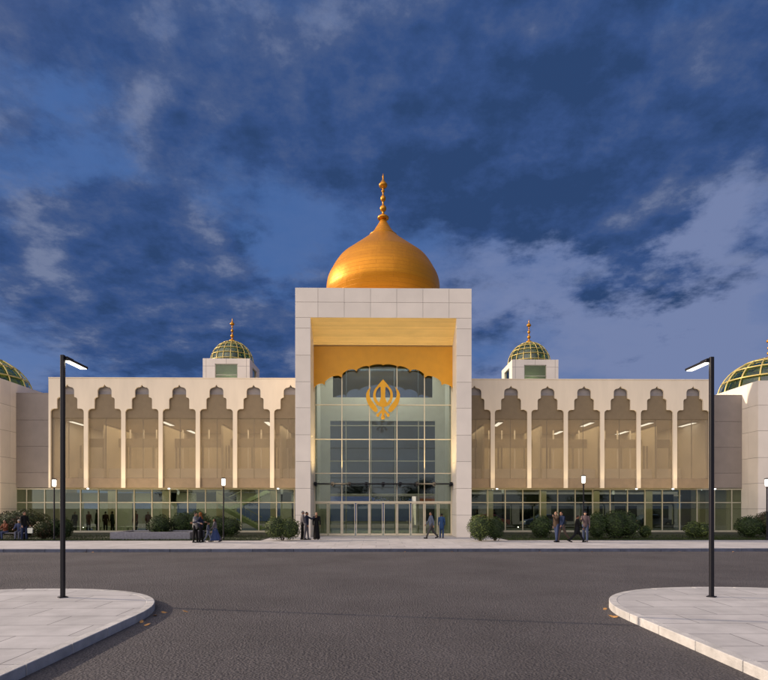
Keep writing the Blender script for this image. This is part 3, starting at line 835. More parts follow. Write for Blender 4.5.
# ================================================================= STREET LAMPS
def tall_lamp(p, label, ztop):
    r = empty('street_lamp', p); tag(r, label, 'street lamp', 'tall street lamps on the kerbed islands')
    h = ztop-p[2]
    MB().lathe([(.055, 0), (.055, .02)], seg=4).build('base_plate', 'darkmetal', r).scale = (2.2, 2.2, 1)
    MB().box(-.042, .042, -.042, .042, 0, h).build('pole', 'darkmetal', r, bevel=.012)
    hd = MB().box(-.065, .115, .02, .88, h-.10, h-.045).box(-.04, .09, .02, .30, h-.045, h-.02).build('lamp_head', 'darkmetal', r, bevel=.012)
    MB().box(-.045, .095, .10, .84, h-.112, h-.101).build('led_panel', 'led', hd)
    l = bpy.data.lights.new('lamp_light', 'AREA'); l.shape = 'RECTANGLE'; l.size = .14; l.size_y = .7; l.energy = 5; l.color = (1, .9, .7)
    lo = bpy.data.objects.new('lamp_light', l); COL.objects.link(lo); lo.parent = hd; lo.location = (.025, .47, h-.125)
    return r
pL = gnd(62.8, 597.6, .146); pR = gnd(711.5, 597.0, .146)
tall_lamp(pL, 'tall black street lamp with a lit head on the left kerbed island', at(62.8, 355, pL.y).z)
rl = tall_lamp(pR, 'tall black street lamp with a lit head on the right kerbed island', at(711.5, 357, pR.y).z)
for ch in rl.children:
    if ch.name.startswith('lamp_head'): ch.scale.x = -1; 
def post_lamp(u, vb, vt, label):
    p = gnd(u, vb, .17); k = p.y
    h = at(u, vt, k).z - .17
    r = empty('post_lamp', p); tag(r, label, 'post lamp', 'small post-top lamps in front of the building')
    MB().lathe([(.07, 0), (.07, .12), (.045, .2), (.04, h-.62), (.06, h-.60), (.075, h-.56)], seg=14).build('post', 'darkmetal', r)
    MB().lathe([(.09, h-.50), (.115, h-.40), (.115, h-.12), (.10, h-.08)], seg=18).build('lantern', 'lamp', r, smooth=True)
    MB().lathe([(.15, h-.08), (.15, h-.04), (.03, h)], seg=18).build('cap', 'darkmetal', r)
    l = bpy.data.lights.new('lantern_light', 'POINT'); l.energy = 25; l.color = (1, .88, .65); l.shadow_soft_size = .14
post_lamp(54.2, 540.2, 478.5, 'post lamp beside the dark shrubs on the left, just right of the end block')
post_lamp(223.5, 540.0, 477.5, 'post lamp to the right of the woman in a blue skirt')
post_lamp(583.5, 540.0, 475, 'post lamp behind the group of four walkers')
post_lamp(767.0, 540.0, 478, 'post lamp at the right edge in front of the end block')

# ================================================================= PLANTS
def leafcloud(m, n, c, rad, size, shell=.55, flat=0, rnd=random):
    for _ in range(n):
        while True:
            v = Vector((rnd.gauss(0,1), rnd.gauss(0,1), rnd.gauss(0,1)))
            if v.length > .01: break
        v.normalize(); k = 1-(rnd.random()**1.6)*(1-shell)
        bump = 1 + .07*math.sin(v.x*5+c[0]*3)*math.cos(v.z*6+c[1]) + .05*math.sin(v.y*9+v.x*7)
        p = Vector((c[0]+v.x*rad[0]*k*bump, c[1]+v.y*rad[1]*k*bump, c[2]+v.z*rad[2]*k*bump))
        if p.z < .02: continue
        n_ = (v + Vector((rnd.gauss(0,.6), rnd.gauss(0,.6), rnd.gauss(0,.6)))).normalized()
        t = n_.cross(Vector((rnd.random(), rnd.random(), 1))).normalized(); b = n_.cross(t)
        s_ = size*rnd.uniform(.6, 1.3)
        q = [m.bm.verts.new(p + t*s_), m.bm.verts.new(p + b*s_*.55), m.bm.verts.new(p - t*s_), m.bm.verts.new(p - b*s_*.55)]
        m.bm.faces.new(q)
def shrub(u, vb, w_px, vtop, label, mat='leaf', lobes=1, z0=.17, dens=1.0, cat='shrub', name='round_shrub', size=.05, trunk=True, twist=0):
    p = gnd(u, vb, z0); p.y = p.y + .0
    s_ = p.y/F; w = w_px*s_; h = (CAMZ + (HOR-vtop)*s_) - z0
    # centre the bush on its own depth
    r = empty(name, (p.x*(p.y+w*.4)/p.y, p.y + w*.4, z0)); tag(r, label, cat, 'clipped shrubs before the glass front')
    rx = w/2*(1+.4*w/p.y); lift = .02 if trunk else 0
    rz = (h-lift)/2*1.03; zc = lift + rz
    m = MB(); rnd = random.Random(int(u*7))
    cl = [(0,0,zc,rx,rx*.9,rz)]
    if lobes > 1:
        cl = []
        for k in range(lobes):
            f = (k/(lobes-1)-.5)
            rr = rnd.uniform(.55, .72)
            hk = rnd.uniform(.82, 1.0)
            cl.append((f*rx*(2-2*rr), rnd.uniform(-.15,.15)*rx, lift+rz*hk, rx*rr, rx*rr, rz*hk))
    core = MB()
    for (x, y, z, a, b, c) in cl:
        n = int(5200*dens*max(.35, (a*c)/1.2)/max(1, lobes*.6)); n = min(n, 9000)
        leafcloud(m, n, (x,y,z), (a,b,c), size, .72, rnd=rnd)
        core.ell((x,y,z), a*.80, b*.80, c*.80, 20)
    m.build('foliage', mat, r)
    st = MB()
    for k in range(5):
        an = k*1.3; st.tube([(0.05*math.cos(an), .05*math.sin(an), 0), (.3*rx*math.cos(an), .3*rx*math.sin(an), zc)], .03, 6, .012)
    st.build('stem', 'bark', r)
    core.build('twigs', 'core', r, smooth=True)
    return r
shrub(21, 537.6, 52, 510.5, 'large rust-tinged dome-shaped bush behind the seated pair at the left edge', 'leafbr', 1, size=.055)
shrub(44, 539.5, 20, 521, 'small rusty brown shrub right of the man carrying a white bag', 'leafbr', 1)
shrub(60, 539.3, 24, 518, 'dark green shrub at the foot of the leftmost post lamp', 'leaf', 2)
shrub(160, 538.0, 24, 515.5, 'small round green shrub growing behind the granite planter', 'leaf', 1)
shrub(190, 537.5, 38, 508.5, 'broad dome-shaped green bush behind the man in the pale vest', 'leaf', 2)
shrub(224, 537.5, 34, 514, 'loose green bush around the post lamp before the stair window', 'leaf', 2)
shrub(282.5, 541.2, 36, 514.5, 'round boxwood ball against the left pier of the portal', 'leaf2', 2, size=.045)
shrub(480, 541.5, 26, 515.0, 'bright round boxwood at the right pier of the portal', 'leaf2', 1, size=.045)
shrub(495, 541.0, 18, 517.5, 'darker small boxwood tucked beside the bright one at the right pier', 'leaf', 1, size=.045)
shrub(541, 539.0, 22, 516, 'small green shrub left of the four walkers', 'leaf', 1)
shrub(597, 539.6, 20, 512.5, 'upright dark bush right of the woman in a beanie', 'leaf', 1)
shrub(621, 539.8, 40, 508, 'large flat-topped round bush in front of the right glass front', 'leaf', 2, size=.05)
shrub(697, 539.0, 26, 521, 'low loose pale green shrub behind the right street lamp pole', 'leaf2', 2, dens=.5, size=.06)
shrub(645, 538.5, 12, 526, 'tiny yellowish plant beside the large flat-topped bush', 'leaf2', 1, dens=.5)
shrub(749, 538.5, 26, 516.5, 'dark round bush in front of the right end block', 'leaf', 1)
shrub(772, 538.5, 36, 511, 'rust-brown bush cut off by the right edge of the picture', 'leafbr', 1)

def tree(x, y, h, r, label, mat='leaf'):
    t = empty('broadleaf_tree', (x, y, 0)); tag(t, label, 'tree', 'trees beyond the building and across the road')
    rnd = random.Random(int(x*13+y))
    m = MB(); m.tube([(0,0,-.1), (.05,0,h*.25), (.1,.05,h*.5), (0,0,h*.8)], .22, 8, .05)
    cl = []
    for k in range(9):
        a = k*2.4; q = rnd.uniform(.2, .65)*r
        c = (q*math.cos(a), q*math.sin(a), h*rnd.uniform(.45, .85)); cl.append(c)
        m.tube([(.05, 0, h*.3), (c[0]*.6, c[1]*.6, c[2]*.8), c], .08, 6, .02)
    m.build('trunk', 'bark', t)
    f = MB()
    for c in cl: leafcloud(f, 520, c, (r*.5, r*.5, h*.17), .16, .25, rnd=rnd)
    f.build('crown', mat, t)
for i, (x, y, h, r, l) in enumerate([(-24,78,8.5,4,'dark tree seen through the left end of the glass front'),(-12,80,9,4.5,'dark tree seen through the glass left of the portal'),
        (3,84,9,4.5,'dark tree seen straight through the entrance doors'),(16,80,8,4,'dark tree seen through the glass right of the portal'),(30,82,9,4.5,'dark tree behind the rear car park'),(42,80,8.5,4,'dark tree at the right end of the rear car park')]):
    tree(x, y, h, r, l)
for i, x in enumerate((-46,-31,-17,-4,9,22,36,50)):
    tree(x, -38-3*(i%3), 7.5+1.2*(i%3), 4.6, 'leafy tree across the road behind the viewer, number %s from the left in that row' % ['one','two','three','four','five','six','seven','eight'][i])

# ================================================================= CARS (rear car park, seen through the glass)
def car(x, y, rz, paint, label):
    r = empty('parked_car', (x, y, .0), rz); tag(r, label, 'car', 'cars parked behind the building')
    side = [(-2.2,.35),(-2.22,.62),(-2.12,.86),(-1.75,.95),(-1.05,1.38),(-.35,1.47),(.45,1.42),(1.1,1.02),(1.95,.86),(2.2,.68),(2.22,.36),(1.75,.26),(-1.75,.26)]
    m = MB(); rings = []
    for yy in (-.86, -.80, -.55, 0, .55, .80, .86):
        ins = {.86: .75, .80: .93, .55: 1, 0: 1}[abs(yy)]
        rings.append([m.bm.verts.new((px*(.985 if abs(yy) > .8 else 1), yy*(1 if pz < 1 else .80), .26+(pz-.26)*(ins if pz > .9 else 1)*(1.0))) for px, pz in side])
    n = len(side)
    for a, b in zip(rings[:-1], rings[1:]):
        for k in range(n):
            l = (k+1) % n; m.bm.faces.new((a[k], a[l], b[l], b[k]))
    m.bm.faces.new(list(reversed(rings[0]))); m.bm.faces.new(rings[-1])
    pm = principled('car paint '+label[:6], paint, .25, .3, var=.02)
    m.build('body', pm, r, smooth=False, bevel=.03)
    for sy in (-1, 1):
        w = [(-1.55,.98),(-.98,1.30),(-.35,1.38),(.40,1.33),(.92,1.0)]
        m = MB().prism(w, sy*.83-.012, sy*.83+.012); m.build('side_window', 'darkmetal', r)
    for wx in (-1.35, 1.38):
        for sy in (-1, 1):
            m = MB(); m.tube([(wx, sy*.70, .32), (wx, sy*.88, .32)], .32, 24); w = m.build('wheel', 'darkmetal', r)
            MB().tube([(wx, sy*.88, .32), (wx, sy*.895, .32)], .2, 16).build('rim', 'frame', w)
    for sy in (-.6, .6):
        MB().ell((2.17, sy, .66), .07, .16, .08, 12).build('headlight', 'whiteseat', r)
        MB().box(-2.235, -2.19, sy-.14, sy+.14, .68, .82).build('tail_light', 'orange', r)
car(24.5, 60, .0, (.55,.56,.58), 'silver car parked behind the right wing, left of the pair')
car(30.2, 61, .15, (.12,.14,.18), 'dark grey car parked behind the right wing, right of the pair')
MB().slab([(-50,56.5),(60,56.5),(60,76),(-50,76)], -.2, .02).build('car_park', principled('lightened asphalt', (.20,.20,.20), .9, var=.2))['kind'] = 'structure'  # pale surface added to brighten the view through the right wing
car(12.5, 61, .05, (.25,.05,.04), 'red car parked behind the right wing near the portal')
car(18.2, 60.5, 3.1, (.08,.12,.25), 'blue car parked behind the middle of the right wing')
# low shop with saffron awning behind the car park
sh = empty('low_shop', (18, 70, 0)); tag(sh, 'low flat-roofed shop with an orange sign band behind the rear car park', 'building')
MB().box(-13, 20, 0, 8, 0, 4.2).build('wall', principled('shop wall', (.50,.50,.50), .8), sh)
MB().box(-12.5, 2, -.12, -.004, 2.6, 3.3).build('sign_band', principled('shop sign', (.60,.20,.05), .6), sh)
MB().box(-13.3, 20.3, -1.2, -.121, 3.6, 3.75).build('canopy', 'cream', sh)
for k in range(8): MB().box(-12+k*4, -9.2+k*4, -.06, -.004, .5, 2.4).build('window', 'glass_dark', sh)
hm = empty('blue_warehouse', (-4, 92, 0)); tag(hm, 'long low blue warehouse far behind the entrance doors', 'building')
MB().box(-30, 14, 0, 10, 0, 4.6).build('wall', principled('blue sheet wall', (.10,.15,.30), .6, stretch=(8,1,1)), hm)
MB().box(-30.3, 14.3, -.3, 10.3, 4.603, 4.9).build('roof', 'roof', hm)

# indoor low white benches
for i in range(5):
    p = at(76+i*14, 527, 47.4)
    b_ = empty('lobby_bench', (p.x, 47.4, .15)); tag(b_, 'low white backless bench inside the left glass front', 'bench', 'white benches in the lobby')
    MB().box(-.45, .45, -.22, .22, .34, .44).build('seat', 'whiteseat', b_, bevel=.02)
    for s2 in (-.35, .35): MB().box(s2-.04, s2+.04, -.2, .2, 0, .34).build('leg', 'whiteseat', b_)

# ================================================================= PEOPLE
SKINS = [(.36,.20,.13), (.24,.12,.07), (.45,.28,.19)]
pmc = {}
def pmat(name, col, rough=.85):
    col = tuple(c*(.45 if name not in ('skin',) else .8) for c in col); k = (name, col)
    if k not in pmc: pmc[k] = principled(name, col, rough, var=.15, nscale=14, bump=.25, bscale=60, spec=.2)
    return pmc[k]
def person(pos, face, label, top, low, pose=None, hair=(.02,.015,.012), skin=0, height=1.72, kind='trousers', long_top=False,
           head='short', shoe=(.02,.02,.022), vox=.010, group=None, vest=None, bag=None):
    """face: heading in degrees; 0 looks towards the viewer (-y), 90 to the right (+x)"""
    P = dict(hl=0, hr=0, kl=0, kr=0, al=5, ar=5, abl=8, abr=8, el=12, er=12, lean=2, seat=False, pitch=0)
    P.update(pose or {})
    r = empty('person', pos, R(face)); r.scale = (height/1.75,)*3
    tag(r, label, 'person', group)
    fw = lambda th, L: Vector((0, -math.sin(R(th))*L, -math.cos(R(th))*L))
    hipz = .0
    J = {}
    pel = Vector((0, 0, .95)); J['pel'] = pel
    ln = R(P['lean'])
    up = Vector((0, -math.sin(ln), math.cos(ln)))
    chest = pel + up*.36; neck = pel + up*.54; headc = neck + Vector((0, -math.sin(ln+R(P['pitch']))*.14-.01, .135))
    legs = {}
    for s_, h, k, nm in ((1, P['hl'], P['kl'], 'l'), (-1, P['hr'], P['kr'], 'r')):
        hip = pel + Vector((s_*.088, 0, -.03)); kn = hip + fw(h, .43) + Vector((s_*.01, 0, 0)); an = kn + fw(h-k, .42)
        ta = h-k
        toe = an + Vector((s_*.02, -math.cos(R(max(min(-ta,60),0)*.8))*.16, -.055 - math.sin(R(max(-ta,0)*.8))*.10 + math.sin(R(max(ta,0)*.6))*.08))
        heel = an + Vector((0, .045, -.05))
        legs[nm] = (hip, kn, an, toe, heel)
    low_z = min(min(l[3].z, l[4].z) for l in legs.values()) - .03
    if P['seat']: low_z = low_z
    dzv = Vector((0, 0, -low_z))
    pel = pel + dzv; chest = chest+dzv; neck = neck+dzv; headc = headc+dzv
    legs = {k: tuple(q+dzv for q in v) for k, v in legs.items()}
    arms = {}
    for s_, a, ab, e, nm in ((1, P['al'], P['abl'], P['el'], 'l'), (-1, P['ar'], P['abr'], P['er'], 'r')):
        sh_ = neck + Vector((s_*.175, 0, -.065))
        el = sh_ + Vector((s_*math.sin(R(ab))*.28, -math.sin(R(a))*math.cos(R(ab))*.28, -math.cos(R(a))*math.cos(R(ab))*.28))
        ab2 = ab*.4
        wr = el + Vector((s_*math.sin(R(ab2))*.25, -math.sin(R(a+e))*math.cos(R(ab2))*.25, -math.cos(R(a+e))*math.cos(R(ab2))*.25))
        d = (wr-el).normalized()
        arms[nm] = (sh_, el, wr, d, s_)
    b = MB(); C = b.capsule
    b.ell(chest+Vector((0,.0,.02)), .155, .105, .20); b.ell(pel+Vector((0,.01,.02)), .155, .11, .13); C(pel, chest, .115, .12)
    b.ell(neck+Vector((0,.01,-.075)), .17, .075, .06)
    C(neck+Vector((0,0,-.05)), headc+Vector((0,.015,-.06)), .055, .052)
    b.ell(headc, .073, .092, .108, 20); b.ell(headc+Vector((0,-.028,-.055)), .055, .062, .058, 16)
    C(headc+Vector((0,-.088,.005)), headc+Vector((0,-.104,-.024)), .008, .014, 8)
    C(headc+Vector((-.018,-.086,-.055)), headc+Vector((.018,-.086,-.055)), .009, .009, 8)
    for s_ in (-1, 1):
        b.ell(headc+Vector((s_*.074, .005, -.005)), .012, .02, .03, 10)
        C(headc+Vector((s_*.045,-.078,.022)), headc+Vector((s_*.015,-.086,.022)), .009, .009, 8)
    for nm, (h, k, a, t, he) in legs.items():
        C(h, k, .085, .056); C(k, a, .055, .036); C(k+(a-k)*.25+Vector((0,.015,0)), k+(a-k)*.4+Vector((0,.015,0)), .052, .046)
        C(he, t, .034, .030); C(a, he, .036, .032)
    for nm, (s0, e0, w0, d, sg) in arms.items():
        C(s0, e0, .05, .039); C(e0, w0, .038, .026)
        side = Vector((0, -1, 0)) if abs(d.y) < .8 else Vector((0, 0, 1))
        side = (side - d*side.dot(d)).normalized(); nrm = d.cross(side).normalized()*sg   # palm normal towards body
        pm_ = w0 + d*.045
        C(w0, w0+d*.03, .024, .024)
        for q in (-.024, -.008, .008, .024): C(w0+d*.01+side*q*.7, w0+d*.085+side*q, .013, .012, 8)
        for q, L in zip((.029, .010, -.010, -.028), (.068, .078, .072, .056)):
            k0 = w0+d*.085+side*q; k1 = k0+(d+nrm*.25).normalized()*L*.5; k2 = k1+(d+nrm*.8).normalized()*L*.5
            C(k0, k1, .0098, .009, 8); C(k1, k2, .009, .0075, 8)
        t0 = w0+d*.025+side*.022; t1 = t0+(d*.8+side*.75).normalized()*.04; t2 = t1+(d+side*.2+nrm*.2).normalized()*.03
        C(t0, t1, .012, .0105, 8); C(t1, t2, .0105, .0085, 8)
    body = b.build('body', pmat('skin', SKINS[skin], .6), r, remesh=vox*.9)
    # trousers / skirt
    t = MB()
    if kind == 'trousers':
        t.ell(pel+Vector((0,.012,.02)), .170, .125, .125); 
        for nm, (h, k, a, tt, he) in legs.items():
            t.capsule(h, k, .098, .072); t.capsule(k, a+(a-k)*-.03, .070, .058)
        t.build('trousers', pmat('trouser cloth', low), r, remesh=vox)
    else:
        hem = .10 if kind == 'skirt' else .04
        fy = (legs['l'][2].y + legs['r'][2].y)/2; sp = abs(legs['l'][2].y-legs['r'][2].y)/2
        seg = 36; rings = []
        for i in range(9):
            q = i/8; z = (pel.z+.10)*(1-q) + hem*q
            rx = .15 + (.11 if kind == 'skirt' else .07)*q; ry = .12 + (.08+sp*.6)*q
            ring_ = []
            for k in range(seg):
                a_ = 2*math.pi*k/seg; rp = 1 + .06*q*math.sin(a_*7+q*2) + .03*q*math.sin(a_*11)
                ring_.append(t.bm.verts.new((rx*rp*math.cos(a_), fy*q + ry*rp*math.sin(a_), z)))
            rings.append(ring_)
        for i in range(8):
            for k in range(seg):
                j = (k+1) % seg; t.bm.faces.new((rings[i][k], rings[i][j], rings[i+1][j], rings[i+1][k]))
        t.bm.faces.new(rings[0]); t.bm.faces.new(list(reversed(rings[-1])))
        t.build('skirt' if kind == 'skirt' else 'robe_skirt', pmat('skirt cloth', low), r, smooth=True)
    # top
    t = MB()
    t.ell(chest+Vector((0,.0,.02)), .178, .128, .215); t.capsule(pel+Vector((0,0,-.02)), chest, .148, .142)
    t.ell(neck+Vector((0,.01,-.08)), .185, .09, .07); t.ell(pel+Vector((0,.01,-.02)), .178, .132, .11)
    if long_top: t.capsule(pel+Vector((0,.01,-.22)), pel+Vector((0,0,-.02)), .175, .165)
    t.capsule(neck+Vector((0,.005,-.045)), neck+Vector((0,.0,-.005)), .072, .066)
    for nm, (s0, e0, w0, d, sg) in arms.items():
        t.capsule(s0, e0, .066, .054); t.capsule(e0, w0-d*.015, .052, .040)
    tp = t.build('jacket', pmat('top cloth', top), r, remesh=vox)
    if vest:
        t = MB(); t.ell(chest+Vector((0,.0,.0)), .186, .137, .215); t.capsule(pel+Vector((0,0,-.05)), chest, .162, .152)
        t.build('vest', pmat('vest cloth', vest), r, remesh=vox)
    for nm, (h, k, a, tt, he) in legs.items():
        m = MB(); m.capsule(he+Vector((0,0,.0)), tt+Vector((0,.0,.004)), .042, .037).capsule(a, he, .044, .040)
        m.build('shoe', pmat('shoe leather', shoe, .5), r, remesh=vox*.8)
    hm_ = MB()
    if head in ('short', 'long'):
        hm_.ell(headc+Vector((0,.020,.028)), .081, .090, .094, 18); 
        if head == 'long':
            hm_.ell(headc+Vector((0,.055,-.06)), .078, .055, .13, 16); hm_.ell(neck+Vector((0,.07,-.03)), .075, .04, .11, 14)
        hm_.build('hair', pmat('hair', hair, .7), r, remesh=vox*.8)
    elif head == 'beanie':
        hm_.ell(headc+Vector((0,.012,.045)), .086, .096, .088, 18).lathe([(.088,0),(.092,.01),(.092,.03),(.088,.04)], headc+Vector((0,.008,.028)), 20)
        hm_.build('beanie', pmat('wool', hair), r, remesh=vox*.8)
    elif head == 'turban':
        hm_.ell(headc+Vector((0,.012,.055)), .105, .118, .085, 18).ell(headc+Vector((0,-.02,.075)), .085, .09, .075, 16)
        hm_.build('turban', pmat('turban cloth', hair), r, remesh=vox*.8)
        MB().ell(headc+Vector((0,-.045,-.075)), .062, .056, .06).build('beard', pmat('hair', (.02,.015,.012)), r, remesh=vox*.8)
    elif head == 'scarf':
        hm_.ell(headc+Vector((0,.018,.012)), .088, .095, .112, 18).ell(neck+Vector((0,.01,.0)), .11, .10, .09, 16).ell(neck+Vector((0,.03,-.1)), .16, .12, .12, 16)
        hm_.build('headscarf', pmat('scarf cloth', hair), r, remesh=vox*.8)
    for s_ in (-1, 1):
        MB().ell(headc+Vector((s_*.029,-.083,.004)), .009, .008, .006, 10).build('eye', 'darkmetal', r)
    if bag: # held in the left hand: separate thing returned by position
        w = arms['l'][2]; return r, r.matrix_basis @ (w + arms['l'][3]*.10)
    return r
def G(u, v): 
    p = gnd(u, v, .146); return (p.x, p.y, .146)
walkA = dict(hl=22, kl=6, hr=-16, kr=14, al=-16, ar=18, el=14, er=20)
walkB = dict(hl=-20, kl=20, hr=24, kr=5, al=20, ar=-18, el=22, er=12)
# left pair, seated on a bench
bx = G(9.5, 540.5)
bn = empty('street_bench', (bx[0], bx[1]+.25, .146)); tag(bn, 'dark slatted bench under the seated pair at the left edge', 'bench')
m = MB()
for k in range(4): m.box(-.95, .95, -.24+k*.125, -.135+k*.125, .43, .46)
m.build('seat', 'planter', bn)
for s_ in (-.8, .8): MB().box(s_-.03, s_+.03, -.2, .24, 0, .43).build('leg', 'darkmetal', bn)
sit = dict(hl=84, hr=88, kl=86, kr=84, al=38, ar=30, el=40, er=45, lean=6, seat=True)
sy = bx[1]+.30
person((bx[0]-.42, sy, .146), -12, 'person with long dark hair and a rust top seated on the left of the bench', (.30,.10,.05), (.09,.12,.24), sit, head='long', skin=0, height=1.60)
person((bx[0]+.42, sy, .146), 14, 'person in a white cap and blue jacket seated on the right of the bench', (.10,.13,.26), (.20,.22,.30), dict(sit, al=30, el=60), hair=(.6,.6,.6), head='beanie', skin=2, height=1.62)
pp = person(G(24, 540.6), 68, 'man in a black jacket standing by the bench holding a white bag', (.015,.015,.018), (.04,.06,.14), dict(hl=6, hr=-5, al=12, ar=6), hair=(.03,.02,.015), skin=0, height=1.76, bag=True)
wp = pp[1]
bg = empty('shopping_bag', wp); tag(bg, 'white shopping bag held by the man in black at the left edge', 'bag')
MB().prism([(-.15,-.42),(.15,-.42),(.165,-.10),(-.165,-.10)], -.05, .05).build('bag_body', 'whiteseat', bg, bevel=.015)
for yy in (-.03, .03): MB().tube([(-.07,yy,-.10),(-.05,yy,-.01),(.05,yy,-.01),(.07,yy,-.10)], .006, 6).build('handle', 'whiteseat', bg)
# group by the planter
person(G(195.3, 542.6), 80, 'man in dark trousers with a pale grey vest hugging a friend by the planter', (.30,.31,.36), (.014,.014,.016), dict(al=42, ar=36, el=40, er=35, hl=5, hr=-4), hair=(.06,.04,.03), skin=0, height=1.72, vest=(.52,.50,.47))
person(G(200.8, 542.6), -78, 'man in a dark blue jacket and orange scarf facing the man in the pale vest', (.03,.04,.09), (.012,.012,.016), dict(al=34, ar=40, el=45, er=30, hl=4, hr=-6), hair=(.38,.13,.03), head='scarf', skin=1, height=1.74)
person(G(208, 542.2), 100, 'small child in a pale blue outfit beside the woman in a long blue skirt', (.10,.12,.20), (.26,.30,.42), walkA, hair=(.05,.03,.02), head='short', skin=0, height=1.18, shoe=(.3,.28,.27))
person(G(215, 542.0), -80, 'woman in a grey top and long blue skirt walking with a child', (.24,.22,.25), (.06,.10,.26), dict(walkB), hair=(.03,.015,.012), head='long', skin=1, height=1.42, kind='skirt')
# left pier
person(G(302.4, 539.6), 100, 'grey-haired man in a grey shirt and dark trousers standing by the left pier', (.30,.27,.28), (.012,.012,.015), dict(hl=4, hr=-4, al=8), hair=(.30,.29,.30), skin=0, height=1.80)
person(G(306.4, 539.9), 75, 'man in a navy top and grey trousers with one arm raised by the left pier', (.03,.035,.07), (.22,.21,.24), dict(al=62, el=50, ar=10, hl=6, hr=-6), hair=(.03,.02,.02), skin=1, height=1.74)
person(G(316.5, 539.6), 10, 'bald person in a long black robe in the entrance near the left pier', (.012,.012,.014), (.012,.012,.014), dict(al=10, ar=10), head='none', skin=0, height=1.72, kind='robe', long_top=True)
# right, by the doors
person(G(431.3, 538.6), -75, 'man in a blue-grey shirt striding towards the doors', (.20,.24,.34), (.13,.12,.12), dict(walkA, hl=28, hr=-22, kr=22), hair=(.05,.04,.03), skin=0, height=1.82)
person(G(441.6, 538.2), 175, 'person in a blue tunic and trousers standing at the rightmost doors', (.06,.14,.34), (.07,.13,.30), dict(al=4, ar=4, hl=4, hr=-4), hair=(.03,.02,.02), head='short', skin=1, height=1.62, long_top=True)
# four walkers
person(G(556.5, 542.2), -70, 'person in a brown jacket and blue jeans, leftmost of the four walkers', (.13,.085,.06), (.07,.10,.22), dict(hl=6, hr=-6, ar=-4, al=50, el=95), hair=(.25,.16,.08), skin=2, height=1.78)
person(G(561.8, 542.3), -60, 'person in a navy jacket and tan trousers, second from the left of the four walkers', (.03,.05,.12), (.16,.12,.10), dict(walkB, hl=-24, hr=14), hair=(.015,.012,.012), skin=0, height=1.80)
person(G(577.2, 542.3), 85, 'person all in black striding right, third of the four walkers', (.010,.010,.012), (.012,.014,.020), dict(walkA, hl=30, hr=-26, kr=18, kl=4), hair=(.015,.012,.012), skin=1, height=1.66, long_top=True)
person(G(585.3, 542.0), -20, 'woman in a dark beanie and grey top, rightmost of the four walkers', (.22,.16,.17), (.12,.16,.28), dict(hl=4, hr=-6, ar=30, er=80, al=10), hair=(.015,.018,.035), head='beanie', skin=2, height=1.78, shoe=(.3,.25,.2))
# visitors inside the left glass front
ins = [(75, (.05,.04,.04), 'dark coat, leftmost of the visitors inside the left glass front'), (88.5, (.20,.04,.04), 'dark red coat, second of the visitors inside the left glass front'),
       (97, (.05,.09,.05), 'green coat, tallest of the visitors inside the left glass front'), (105.5, (.09,.04,.035), 'brown coat standing right of the one in green behind the glass'),
       (112.5, (.03,.05,.04), 'dark green jacket standing alone between two groups behind the glass'), (136, (.24,.05,.04), 'bright red coat behind the glass above the planter'),
       (148, (.20,.06,.05), 'rust coat behind the glass at the left of the small round shrub')]
for i, (u, c, l) in enumerate(ins):
    p = at(u, 520, 46.5 + .25*(i % 2))
    person((p.x, p.y, .15), (i*67) % 360, 'visitor in a '+l, c, (.03,.03,.035), dict(hl=3, hr=-3), skin=i % 3, height=1.85 if i == 2 else 1.68+.03*(i % 3), long_top=True, vox=.016, group='visitors inside the left glass front')

# fallen leaves along the kerbs
lf = None
spots = [gnd(u, v, .0) for u, v in ((185.5,612),(141.5,622.5),(147,625.5),(155,616),(164,613),(612,617),(605,609.5),(615,617.5),(208,551.9),(95,552),(88,552),(113,552),(405,552),(452,552),(540,552),(592,552),(680,552),(733,552))]
for i, p in enumerate(spots):
    if lf is None:
        m = MB(); n = 10
        pts = [(.05*math.cos(2*math.pi*k/n)*(1+.25*(k % 2)), .032*math.sin(2*math.pi*k/n)*(1+.25*(k % 2))) for k in range(n)]
        m.slab(pts, 0, .003); m.tube([(.05,0,.002),(.085,.01,.006)], .003, 5)
        o = lf = m.build('fallen_leaf', 'litter'); tag(lf, 'dry orange leaf lying on the asphalt against a kerb', 'leaf', 'fallen leaves along the kerbs')
    else:
        o = lf.copy(); COL.objects.link(o)
    o.location = (p.x, min(p.y, YC-.07), .012); o.rotation_euler = (.35*math.sin(i*2), .3*math.cos(i*3), i*1.7)

# ================================================================= SKY
W = bpy.data.worlds.new('World'); S.world = W; W.use_nodes = True
nt = W.node_tree; nt.nodes.clear()
out = N(nt, 'ShaderNodeOutputWorld'); bg_ = N(nt, 'ShaderNodeBackground')
tc = N(nt, 'ShaderNodeTexCoord')
def L(a, b): nt.links.new(a, b)
def math_(op, a, b=None, c=None):
    n = N(nt, 'ShaderNodeMath', operation=op)
    for i, v in enumerate((a, b, c)):
        if v is None: continue
        if isinstance(v, (int, float)): n.inputs[i].default_value = v
        else: L(v, n.inputs[i])
    return n.outputs[0]
nrm = N(nt, 'ShaderNodeVectorMath', operation='NORMALIZE'); L(tc.outputs['Generated'], nrm.inputs[0]); D = nrm.outputs[0]
sep = N(nt, 'ShaderNodeSeparateXYZ'); L(D, sep.inputs[0])
def blob(u, v, sig, w):
    d = ray(u, v).normalized(); s_ = sig/F
    dp = N(nt, 'ShaderNodeVectorMath', operation='DOT_PRODUCT'); L(D, dp.inputs[0]); dp.inputs[1].default_value = d
    k = 2/s_**2
    e = math_('EXPONENT', math_('MULTIPLY_ADD', dp.outputs['Value'], k, -k))
    return math_('MULTIPLY', e, w)
def total(lst, base):
    acc = base
    for b in lst: acc = math_('ADD', acc, blob(*b))
    return acc
